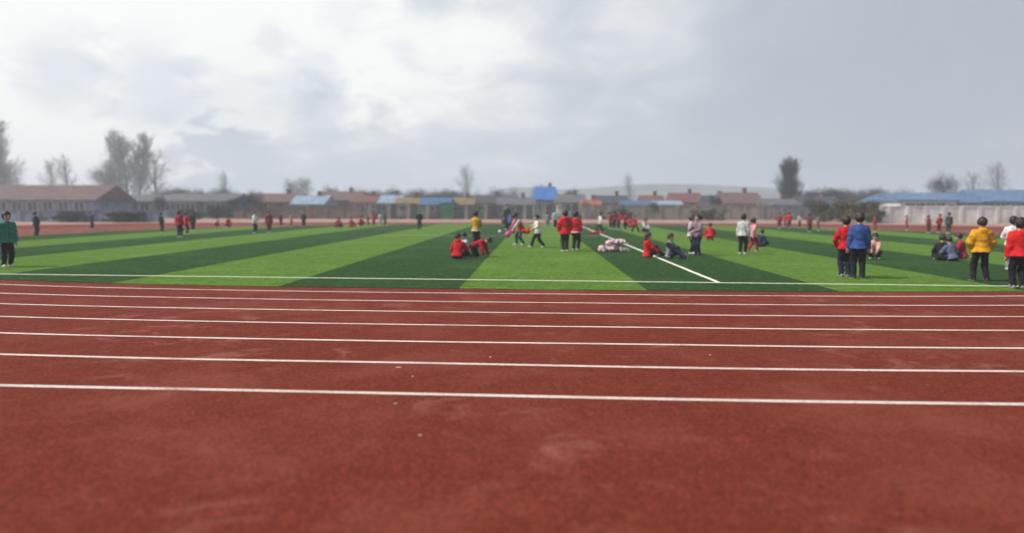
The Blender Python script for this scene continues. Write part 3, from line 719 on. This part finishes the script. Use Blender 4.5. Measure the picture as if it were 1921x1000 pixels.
# pink bag held low by the bending child
bp = at(962, 461); bg_ = thing('bag', 'bright pink bag hanging before the bending child in pale sleeves', 'bag', (bp.x - .02, bp.y, .50))
bb = MB(); bb.box(-.12, .12, -.06, .06, 0, .22); bo = bb.build('pouch', cloth('hotpink', 'nylon'), bg_, .03)
hb = MB()
for i in range(10):
    a0, a1 = PI * i / 10, PI * (i + 1) / 10
    x0, z0, x1, z1 = .07 * math.cos(a0), .215 + .10 * math.sin(a0), .07 * math.cos(a1), .215 + .10 * math.sin(a1)
    hb.poly([(x0, -.012, z0), (x0, .012, z0), (x1, .012, z1), (x1, -.012, z1)]); hb.poly([(x0*.85, .012, z0 - .008), (x0*.85, -.012, z0 - .008), (x1*.85, -.012, z1 - .008), (x1*.85, .012, z1 - .008)])
hb.build('strap', cloth('hotpink', 'nylon'), bg_)

# ------------------------------------------------------------------ village beyond the track
def plaster(n, c): return mat(n, c, .9, .13, .8, .2, 12)
M_WALL = {'cream': plaster('cream_plaster', (.36, .31, .25)), 'white': plaster('white_plaster', (.70, .70, .69)), 'brick': plaster('brick_wall', (.25, .13, .10)),
          'grey': plaster('grey_render', (.20, .20, .20)), 'blue': plaster('blue_grey_wall', (.20, .25, .34)), 'beige': plaster('beige_wall', (.27, .25, .22)), 'brown': plaster('brown_wall', (.19, .145, .12))}
def roofing(n, c): return mat(n, c, .75, .16, 1.5, .4, 25)
M_ROOF = {'red': roofing('red_tiles', (.165, .070, .060)), 'rust': roofing('rust_tiles', (.145, .085, .076)), 'grey': roofing('grey_tiles', (.12, .12, .13)), 'blue': roofing('blue_steel', (.06, .13, .24)),
          'brightblue': roofing('bright_blue_steel', (.03, .14, .42)), 'paleblue': roofing('pale_blue_steel', (.24, .32, .42)), 'navy': roofing('dark_blue_steel', (.035, .085, .25)), 'ochre': roofing('ochre_sheet', (.20, .145, .075)), 'green': roofing('green_sheet', (.07, .20, .15)), 'dark': roofing('dark_tiles', (.06, .06, .075)), 'slateblue': roofing('slate_blue_steel', (.10, .18, .31)), 'greyred': roofing('grey_red_tiles', (.14, .088, .088)), 'orange': roofing('orange_tiles', (.30, .10, .065))}
M_GLASS = mat('window_glass', (.035, .045, .055), .12, .1, 2, spec=.6)
M_FRAME = mat('window_frame', (.55, .55, .54), .6, .05, 4)
M_DOOR = mat('painted_door', (.12, .09, .075), .6, .1, 3)
def house(label, x0, x1, yr, ye, Y, wall, roof, depth=7.0, hip=0.0, chim=True, wins=None, name='house', cat='house', rz=0.0):
    a, b = pt(x0, yr, Y), pt(x1, yr, Y); w = b.x - a.x; zr = a.z; ze = pt(x0, ye, Y).z; ze = max(2.0, min(ze, zr - .5))
    root = thing(name, label, cat, ((a.x + b.x) / 2, Y, 0), rz, 'village houses beyond the track'); hw = w / 2
    m = MB()
    m.poly([(-hw, 0, 0), (hw, 0, 0), (hw, 0, ze), (-hw, 0, ze)]); m.poly([(hw, depth, 0), (-hw, depth, 0), (-hw, depth, ze), (hw, depth, ze)])
    k = hip * hw
    if k == 0:
        m.poly([(-hw, depth, 0), (-hw, 0, 0), (-hw, 0, ze), (-hw, depth/2, zr - .12), (-hw, depth, ze)]); m.poly([(hw, 0, 0), (hw, depth, 0), (hw, depth, ze), (hw, depth/2, zr - .12), (hw, 0, ze)])
    else:
        m.poly([(-hw, depth, 0), (-hw, 0, 0), (-hw, 0, ze), (-hw, depth, ze)]); m.poly([(hw, 0, 0), (hw, depth, 0), (hw, depth, ze), (hw, 0, ze)])
    m.build('wall', M_WALL[wall], root)
    o = .35; rr = MB(); sl = (zr - ze) / (depth / 2); ez = ze - o * sl
    A, B, C, D_ = (-hw - o, -o, ez), (hw + o, -o, ez), (hw + o - k, depth/2, zr), (-hw - o + k, depth/2, zr)
    E, G = (hw + o, depth + o, ez), (-hw - o, depth + o, ez)
    rr.poly([A, B, C, D_]); rr.poly([E, G, D_, C]); rr.poly([B, E, C]); rr.poly([G, A, D_]); rr.poly([(p[0], p[1], p[2] - .16) for p in (A, G, E, B)])
    for p, q in ((A, B), (B, E), (E, G), (G, A)): rr.poly([(p[0], p[1], p[2] - .16), (q[0], q[1], q[2] - .16), q, p])
    rf = rr.build('roof', M_ROOF[roof], root)
    if chim:
        cm = MB(); cm.box(hw * .4 - .25, hw * .4 + .25, depth/2 - .25, depth/2 + .25, zr - .3, zr + .55); cm.box(hw * .4 - .31, hw * .4 + .31, depth/2 - .31, depth/2 + .31, zr + .552, zr + .64)
        cm.build('chimney', M_WALL['brick'], rf)
    n = wins if wins is not None else max(2, int(w / 3.0)); sp = w / (n + 1)
    storeys = 2 if ze > 5 else 1
    for s in range(storeys):
        zb = .95 + 2.9 * s; zt = min(ze - .35, zb + 1.35)
        for i in range(n):
            x = -hw + sp * (i + 1); 
            if s == 0 and i == n // 2: continue
            f = MB()
            for q in ((-.70, -.62, zb, zt), (.62, .70, zb, zt), (-.62, .62, zt - .08, zt), (-.62, .62, zb, zb + .08), (-.035, .035, zb + .08, zt - .08)): f.box(x + q[0], x + q[1], -.06, -.003, q[2], q[3])
            fo = f.build('window', M_FRAME, root); g = MB(); g.box(x - .62, x + .62, -.03, -.004, zb + .08, zt - .08); g.build('pane', M_GLASS, fo)
    x = -hw + sp * (n // 2 + 1); d = MB(); d.box(x - .48, x + .48, -.05, -.003, .02, min(2.05, ze - .15)); do = d.build('door', M_DOOR, root)
    hd = MB(); hd.box(x + .36, x + .42, -.10, -.051, .95, 1.10); hd.build('handle', M_FRAME, do)
    return root
house('long low building with red tiled roof and blue-grey wall at the far left', -260, 176, 345, 372, 92, 'blue', 'greyred', 9, 0, False, 14, 'school_building', 'building')
house('pale blue-grey low building with grey roof right of the long red-roofed one', 300, 432, 362, 376, 98, 'blue', 'grey', 8, 0, False, 6, 'school_building', 'building')
house('grey low shed between the red-roofed long building and the pale blue one', 186, 292, 364, 376, 104, 'blue', 'grey', 7, 0, False, 4, 'shed', 'building')
house('brick house with rusty red roof at the left end of the village', 462, 556, 362, 377, 112, 'brick', 'rust', 7)
house('grey house with pale roof left of the reddish long-roofed house', 548, 606, 366, 381, 106, 'grey', 'paleblue', 6)
house('reddish long-roofed house behind the row of far sitting children', 590, 672, 358, 374, 118, 'brown', 'rust', 8)
house('small cream house under a rusty roof behind the far row', 660, 708, 366, 378, 108, 'cream', 'red', 6)
house('house with a pale steel-blue roof left of the cream gable', 712, 748, 365, 379, 104, 'grey', 'paleblue', 6)
house('cream house with low ochre roof beside the green fence', 744, 792, 370, 380, 102, 'cream', 'ochre', 5)
house('low house with blue steel roof behind the pale-posted fence', 790, 842, 370, 382, 100, 'beige', 'blue', 5, 0, False)
house('house with ochre sheet roof behind the pale-posted fence', 846, 886, 370, 382, 103, 'brown', 'ochre', 5)
house('dark-roofed grey house above the pale-posted fence', 880, 952, 366, 380, 112, 'grey', 'dark', 7)
house('brown house with dark roof left of the bright blue roof', 936, 1000, 370, 384, 104, 'brown', 'grey', 6)
house('two storey house with bright blue steel roof at the village centre', 1002, 1046, 349, 372, 122, 'grey', 'brightblue', 8, .3)
house('pale house with grey roof right of the bright blue roof', 1046, 1096, 364, 378, 112, 'white', 'grey', 6)
house('small orange-roofed house behind the white striding child', 1096, 1124, 374, 390, 100, 'cream', 'orange', 5)
house('white house with dark roof left of the turquoise roof', 1124, 1178, 366, 380, 108, 'beige', 'dark', 7)
house('low house with turquoise blue roof behind the beige wall', 1172, 1222, 376, 386, 100, 'beige', 'blue', 5, 0, False)
house('house with faded red roof between two blue roofs', 1208, 1246, 366, 382, 110, 'grey', 'red', 6)
house('low beige house with wide pale blue roof behind the beige wall', 1234, 1278, 376, 388, 99, 'beige', 'paleblue', 5, 0, False)
house('house with orange red roof above the wide pale blue roof', 1266, 1318, 361, 378, 115, 'beige', 'red', 7)
house('dark grey house left of the big red roof', 1330, 1372, 366, 384, 106, 'grey', 'dark', 6)
house('broad house with big dull red roof at the right of the village', 1364, 1432, 360, 380, 104, 'brick', 'rust', 8)
house('brick house with grey roof below the tall dark poplar', 1440, 1500, 372, 388, 100, 'brick', 'grey', 6)
house('grey house behind the olive bushes', 1512, 1580, 368, 384, 112, 'grey', 'dark', 7)
house('long white workshop with blue steel roof at the far right', 1690, 1880, 360, 374, 108, 'white', 'slateblue', 12, 0, False, 9, 'workshop', 'building')
house('tall shed with dark blue roof beyond the right edge of the workshop', 1850, 2050, 354, 376, 102, 'grey', 'slateblue', 10, 0, False, 6, 'shed', 'building')

# walls and fences along the far side of the track
def wall(label, x0, x1, ytop, Y, colour, posts=7, name='boundary_wall', cat='wall', cap='grey'):
    a, b = pt(x0, ytop, Y), pt(x1, ytop, Y); h = a.z; w = b.x - a.x
    root = thing(name, label, cat, ((a.x + b.x)/2, Y, 0)); m = MB(); m.box(-w/2, w/2, 0, .24, 0, h - .1); m.build('panel', M_WALL[colour], root, .01)
    c = MB(); c.box(-w/2 - .02, w/2 + .02, -.05, .29, h - .098, h); c.build('coping', M_WALL[cap], root, .01)
    for i in range(posts):
        x = -w/2 + w * (i + .5) / posts; p = MB(); p.box(x - .17, x + .17, -.07, -.003, 0, h - .1); p.build('pilaster', M_WALL[colour], root, .01)
    return root
wall('white boundary wall before the blue-roofed workshop at the right', 1652, 2060, 386, 77.0, 'white', 12, cap='white')
wall('beige boundary wall before the turquoise roof, right of the close red pair', 1096, 1448, 384, 93.0, 'beige', 11, cap='beige')
wall('brown-grey boundary wall behind the olive bushes', 1452, 1648, 387, 93.6, 'grey', 6)
wall('grey boundary wall before the long red-roofed building', -220, 296, 393, 72.0, 'blue', 15)
wall('dark brown boundary wall before the brick house, left of the far row', 440, 690, 389, 93.5, 'brown', 8, cap='brown')
def fence(label, x0, x1, ytop, Y, n, infill, postc):
    a, b = pt(x0, ytop, Y), pt(x1, ytop, Y); h = a.z; w = b.x - a.x
    root = thing('fence', label, 'fence', ((a.x + b.x)/2, Y, 0))
    for i in range(n + 1):
        x = -w/2 + w * i / n; p = MB(); p.box(x - .22, x + .22, -.22, .22, 0, h + .12); p.box(x - .28, x + .28, -.28, .28, h + .122, h + .2); p.build('post', M_WALL[postc], root, .015)
        if i < n:
            g = MB(); x1_ = x + w / n
            g.box(x + .222, x1_ - .222, -.1, .1, 0, .35)
            for k in range(14): xx = x + .3 + (w / n - .6) * k / 13; g.box(xx - .022, xx + .022, -.022, .022, .352, h - .05)
            for zz_ in (.5, h - .2): g.box(x + .222, x1_ - .222, -.028, .028, zz_, zz_ + .06)
            g.build('railing', infill[i % len(infill)], root)
    return root
M_RAILD = mat('dark_railing', (.07, .075, .07), .5, .1, 4, metal=.3); M_RAILG = mat('green_railing', (.03, .13, .07), .5, .1, 4)
fence('iron fence with pale square posts behind the yellow-jacketed child', 694, 1094, 386, 92.5, 11, [M_RAILD, M_RAILD, M_RAILG], 'beige')
gbm = MB(); g0 = pt(838, 380, 91.6)
gnet = thing('gate', 'green metal gate in front of the iron fence', 'gate', (g0.x, 91.6, 0))
gbm.box(-.75, .75, -.02, .02, .12, 2.0); gbm.build('panel', mat('green_steel', (.02, .17, .075), .5, .15, 2), gnet)
gf = MB(); gf.box(-.85, -.752, -.05, .05, 0, 2.1); gf.box(.752, .85, -.05, .05, 0, 2.1); gf.box(-.75, .75, -.05, .05, 2.002, 2.1); gf.box(-.75, .75, -.055, .055, 1.0, 1.07); gf.build('gate_frame', M_RAILG, gnet, .01)

# ------------------------------------------------------------------ trees
def segs_to_mesh(name, S, sides):
    n = len(S); A = np.array([s[0] for s in S]); B = np.array([s[1] for s in S]); ra = np.array([s[2] for s in S]); rb = np.array([s[3] for s in S])
    d = B - A; d /= np.maximum(1e-6, np.linalg.norm(d, axis=1))[:, None]
    ref = np.where(np.abs(d[:, 2:3]) > .9, np.array([[1., 0, 0]]), np.array([[0, 0, 1.]]))
    e1 = np.cross(d, ref); e1 /= np.linalg.norm(e1, axis=1)[:, None]; e2 = np.cross(d, e1)
    V = []; F = []
    for k in range(sides):
        a = 2*PI*k/sides; o = e1 * math.cos(a) + e2 * math.sin(a)
        V += [A + o * ra[:, None], B + o * rb[:, None]]
    V = np.stack(V, 1).reshape(-1, 3); i = np.arange(n) * sides * 2
    for k in range(sides):
        k2 = (k + 1) % sides; F.append(np.stack([i + 2*k, i + 2*k2, i + 2*k2 + 1, i + 2*k + 1], 1))
    return np_mesh(name, V, np.vstack(F))
def bare(seed, H, style):
    rng = random.Random(seed); big, tw = [], []
    def grow(p, d, L, r, lev):
        seg = 4 if lev < 2 else 3; pts = [p]; q = p
        for i in range(seg):
            d2 = unit(np.asarray(d) + np.array([rng.gauss(0, .10), rng.gauss(0, .10), (.10 if style == 'poplar' else .03)]) * (1 if lev else .35)); d = d2
            n = q + d * L / seg; r0 = r * (1 - .62 * i / seg); r1 = r * (1 - .62 * (i + 1) / seg)
            (big if lev < 2 else tw).append((q, n, max(r0, .011), max(r1, .009))); q = n; pts.append(q)
        if lev >= 4: return
        nb = {'poplar': (30, 8, 5, 4), 'round': (16, 8, 6, 5), 'thin': (18, 6, 4, 3)}[style][lev]
        for k in range(nb):
            lo_ = .16 if (lev == 0 and style != 'round') else (.32 if lev == 0 else .2)
            t = lo_ + (1 - lo_) * (k + rng.random()) / nb; i = min(seg - 1, int(t * seg)); fr = t * seg - i
            b = pts[i] * (1 - fr) + pts[i + 1] * fr; dd = unit(pts[i + 1] - pts[i]); az = k * 2.4 + rng.random()
            s1 = unit(np.cross(dd, (.3, .8, .52))); s2 = np.cross(dd, s1); out = s1 * math.cos(az) + s2 * math.sin(az)
            ang = {'poplar': .42, 'round': .85, 'thin': .5}[style] * rng.uniform(.7, 1.25)
            ratio = {'poplar': .30 - .12 * t if lev == 0 else .5, 'round': .55 - .2 * t if lev == 0 else .55, 'thin': .32 - .12 * t if lev == 0 else .5}[style]
            grow(b, dd * math.cos(ang) + out * math.sin(ang), L * ratio * rng.uniform(.8, 1.2), r * (1 - .62 * t) * .42, lev + 1)
    grow(np.array([0., 0, 0]), (0, 0, 1), H * (.62 if style == 'round' else .92), H * .014 + .04, 0)
    return big, tw
M_BARK = mat('grey_bark', (.13, .115, .10), .9, .2, 3, .5, 20)
M_TWIG = mat('bare_twigs', (.27, .25, .25), .9, .2, 2)
M_TWIGD = mat('dark_twigs', (.040, .042, .044), .9, .2, 2)
TREES = {}
for nm, sd, st in (('poplar', 1, 'poplar'), ('poplar_b', 5, 'poplar'), ('round', 2, 'round'), ('round_b', 8, 'round'), ('thin', 3, 'thin')):
    big, tw = bare(sd, 10.0, st); TREES[nm] = (segs_to_mesh('trunk', big, 6), segs_to_mesh('crown', tw, 3))
    zmax = max(s[1][2] for s in tw); TREES[nm] += (zmax,)
def tree(kind, label, px, ytop, Y, rz=0, wide=1.0, dark=False, name='bare_tree'):
    p = pt(px, ytop, Y); tr, cr, zm = TREES[kind]; s = p.z / zm
    root = thing(name, label, 'tree', (p.x, Y, 0), rz, 'trees beyond the track'); root.scale = (s * wide, s * wide, s)
    for me, nm, m in ((tr, 'trunk', M_BARK), (cr, 'crown', M_TWIGD if dark else M_TWIG)):
        o = bpy.data.objects.new(nm, me); COL.objects.link(o); o.parent = root
        if not me.materials: me.materials.append(m)
        o.material_slots[0].link = 'OBJECT'; o.material_slots[0].material = m
    return root
tree('poplar', 'tallest bare poplar of the left cluster, behind the long red-roofed building', 216, 236, 200, .3, 1.6)
tree('poplar_b', 'tall bare poplar just right of the tallest one in the left cluster', 258, 246, 205, 1.2, 1.2)
tree('round', 'lower spreading bare tree at the foot of the left poplar cluster', 192, 292, 150, 2.0, .9)
tree('thin', 'slim pale bare tree at the right side of the left poplar cluster', 288, 276, 150, 0, 1.2)
tree('thin', 'bare tree of the left cluster standing between the two tall poplars', 238, 256, 190, 2.5, 1.5)
tree('thin', 'left one of two faint thin trees at the far left', 96, 292, 170, .6, 1.1)
tree('thin', 'right one of two faint thin trees at the far left', 128, 286, 175, 1.9, 1.1)
tree('poplar_b', 'tall bare tree cut by the left edge of the picture', -14, 215, 160, .8, 1.3)
tree('round_b', 'bare bushy tree cut by the left edge below the tall one', 0, 288, 140, .2, .9)
tree('round', 'broad bushy grey tree by the far left field edge', 468, 352, 92, .9, 1.2, True, 'bushy_tree')
tree('round_b', 'small bushy tree left of the broad one by the far field edge', 434, 366, 90, .1, 1.1, True, 'bushy_tree')
tree('round', 'small brown tree before the pale blue low building', 300, 358, 89, 2.2, .8, True, 'bushy_tree')
tree('round_b', 'round-headed pale tree above the brick house roof', 560, 326, 180, 1.1, 1.2)
tree('round', 'dark round tree above the reddish long roof', 613, 341, 130, .4, 1.1, True)
tree('thin', 'faint tall tree rising alone left of the village centre', 878, 303, 210, .5, 1.3)
tree('thin', 'faint thin tree rising right of the village centre', 1184, 322, 200, 1.5, 1.0)
tree('thin', 'faint small tree above the pale blue low building', 424, 318, 190, 1.5, 1.0)
tree('round', 'dark tree just right of the bright blue roof', 1077, 346, 126, 2.7, 1.0, True)
tree('round_b', 'dark tree rising behind the bright blue roof', 1022, 341, 140, 1.7, 1.1, True)
tree('poplar', 'dense dark poplar standing tall right of the big dull red roof', 1481, 288, 122, 2.2, 1.25, True)
tree('poplar', 'dense dark poplar close beside the tall one at its right', 1487, 292, 124, 3.6, 1.3, True)
tree('poplar', 'shorter dark poplar joined to the left flank of the dense pair', 1478, 293, 119, 5.2, 1.3, True)
tree('round', 'dark round bare tree behind the workshop at the right', 1765, 314, 124, .7, 1.05, True)
tree('thin', 'faint tall tree right of the dark round one at the right', 1880, 298, 170, .2, 1.5)
tree('thin', 'faint tree between the dark round one and the tall one', 1828, 318, 185, 2.2, 1.5)
tree('round_b', 'dark bare tree above the olive bushes', 1570, 346, 128, 2.2, 1.3, True)
tree('round', 'bare brown tree beside the beige wall', 1230, 372, 91.5, 2.2, .75, True, 'bushy_tree')
tree('round_b', 'bare tree before the dark grey house', 1345, 362, 98, 3.0, .9, True, 'bushy_tree')
tree('round', 'small dark tree left of the orange-roofed house', 1098, 372, 96, 5.0, .8, True, 'bushy_tree')
tree('round_b', 'bare dark tree before the grey house right of the tall poplars', 1522, 366, 96, 1.0, .9, True, 'bushy_tree')
# evergreen bushes: leaf sized faces in clumps
def leafy(seed, n=5200):
    r = np.random.RandomState(seed); cl = r.randn(34, 3) * np.array([.36, .36, .26]); cl[:, 2] += .62; cl[:, 2] = np.clip(cl[:, 2], .2, 1.0)
    c = cl[r.randint(0, len(cl), n)] + r.randn(n, 3) * .085; c[:, 2] = np.clip(c[:, 2], .06, 1.1)
    a = r.randn(n, 3); a /= np.linalg.norm(a, axis=1)[:, None]; b = np.cross(a, r.randn(n, 3)); b /= np.linalg.norm(b, axis=1)[:, None]
    s = (.022 + .02 * r.rand(n))[:, None]
    V = np.stack([c - a*s*1.6, c + b*s*.7, c + a*s*1.6, c - b*s*.7], 1).reshape(-1, 3)
    return np_mesh('crown', V, np.arange(4*n).reshape(-1, 4), smooth=False)
LEAFY = [leafy(3), leafy(9)]
M_OLIVE = mat('olive_leaves', (.10, .095, .030), .7, .3, 3); M_DKLEAF = mat('dark_green_leaves', (.045, .058, .030), .7, .3, 3)
big, _ = bare(21, 1.0, 'round')
BUSH_T = segs_to_mesh('trunk', [(a * .8, b * .8, min(ra, .02), min(rb, .02)) for a, b, ra, rb in big], 5)
def bush(label, px, ytop, Y, w, m, i=0, rz=0.0):
    p = pt(px, ytop, Y); root = thing('evergreen_bush', label, 'bush', (p.x, Y, 0), rz, 'evergreen bushes by the far wall'); root.scale = (w, w, p.z / 1.08)
    for me, nm, mm in ((BUSH_T, 'stem', M_BARK), (LEAFY[i], 'crown', m)):
        o = bpy.data.objects.new(nm, me); COL.objects.link(o); o.parent = root
        if not me.materials: me.materials.append(mm)
        o.material_slots[0].link = 'OBJECT'; o.material_slots[0].material = mm
bush('broad olive bush behind the blue-jacketed child, left of the white wall', 1588, 376, 79, 3.6, M_OLIVE, 0)
bush('olive bush next to the white wall end', 1634, 382, 77.5, 2.8, M_OLIVE, 1, 1)
bush('dark green bush left of the olive bushes', 1548, 384, 88, 2.6, M_DKLEAF, 1, 2)
bush('low olive bush before the beige wall, right of the standing lavender top', 1328, 392, 88, 2.4, M_OLIVE, 0, 3)
bush('low dark bush before the beige wall near the far red children', 1160, 392, 91, 2.0, M_DKLEAF, 1, 4)
bush('dark green bush left of the broad grey tree by the far left field edge', 410, 386, 89, 2.0, M_DKLEAF, 0, 5)
bush('dark green bush before the long red-roofed building', 130, 398, 70.5, 2.2, M_DKLEAF, 1, .5)
bush('round dark green bush near the red pair at the left', 232, 397, 70.5, 2.4, M_DKLEAF, 0, 1.5)
bush('dark green bush in front of the pale blue low building', 360, 394, 87, 2.2, M_DKLEAF, 1, 2.6)
# far woods read as one mass
rng = random.Random(4); S = []
for i in range(110):
    px = rng.choice([rng.uniform(640, 900), rng.uniform(295, 460), rng.uniform(1515, 1700), rng.uniform(640, 960), rng.uniform(1500, 1660), rng.uniform(-60, 520)]); Y = rng.uniform(138, 180)
    p = pt(px, rng.uniform(344, 355), Y); big, tw = WOODS[i % 3] if 'WOODS' in globals() else (None, None)
    if big is None: WOODS = [bare(31 + q, 8.0, 'round') for q in range(3)]; big, tw = WOODS[i % 3]
    s = p.z / max(b[1][2] for b in tw); a = rng.random() * 6; ca, sa = math.cos(a), math.sin(a); RR = np.array([[ca, -sa, 0], [sa, ca, 0], [0, 0, 1]]) * s; RR[:2] *= 1.25
    off = np.array([p.x, Y, 0])
    S += [(RR @ b[0] + off, RR @ b[1] + off, b[2] * s, b[3] * s) for b in big] + [(RR @ b[0] + off, RR @ b[1] + off, b[2] * s * 1.8, b[3] * s * 1.8) for b in tw[::4]]
wd = link('distant_woods', segs_to_mesh('distant_woods', S, 3), [M_TWIGD]); wd['kind'] = 'stuff'
wd['label'] = 'grey band of bare woods behind the village roofs'; wd['category'] = 'woods'
# far hills
def hills():
    xs = np.linspace(-1500, 1900, 180); ys = np.linspace(480, 820, 26); V = []
    for y in ys:
        for x in xs:
            t = (y - 480) / 340; prof = math.sin(PI * t) ** .8 if 0 < t < 1 else 0
            px = x / y * FPX + 1002
            h = 7 + 15 * math.exp(-((px - 1330) / 260)**2) + 9 * math.exp(-((px - 960) / 70)**2) + 8 * math.exp(-((px - 1850) / 150)**2) + 2.5 * math.sin(x * .013 + 1) + 1.5 * math.sin(x * .031 + y * .01)
            V.append((x, y, h * prof - .5))
    n = len(xs); F = [(j*n+i, j*n+i+1, (j+1)*n+i+1, (j+1)*n+i) for j in range(len(ys)-1) for i in range(n-1)]
    return structure(link('hills', np_mesh('hills', V, F), [mat('hill_scrub', (.10, .115, .09), .95, .25, .02)]))
hills()
# the air
hz = MB(); hz.box(-2500, 2500, -500, 2700, -1.0, 26)
ho = hz.build('haze', bpy.data.materials.new('haze_air')); ho['kind'] = 'stuff'; hm = ho.data.materials[0]; hm.use_nodes = True
ht = NT(hm.node_tree); ht.n.clear(); pv = ht.new('ShaderNodeVolumePrincipled'); pv.inputs['Color'].default_value = (.82, .89, 1.0, 1); pv.inputs['Density'].default_value = .0015
pv.inputs['Anisotropy'].default_value = .1
out = ht.new('ShaderNodeOutputMaterial'); ht.l.new(pv.outputs[0], out.inputs['Volume'])
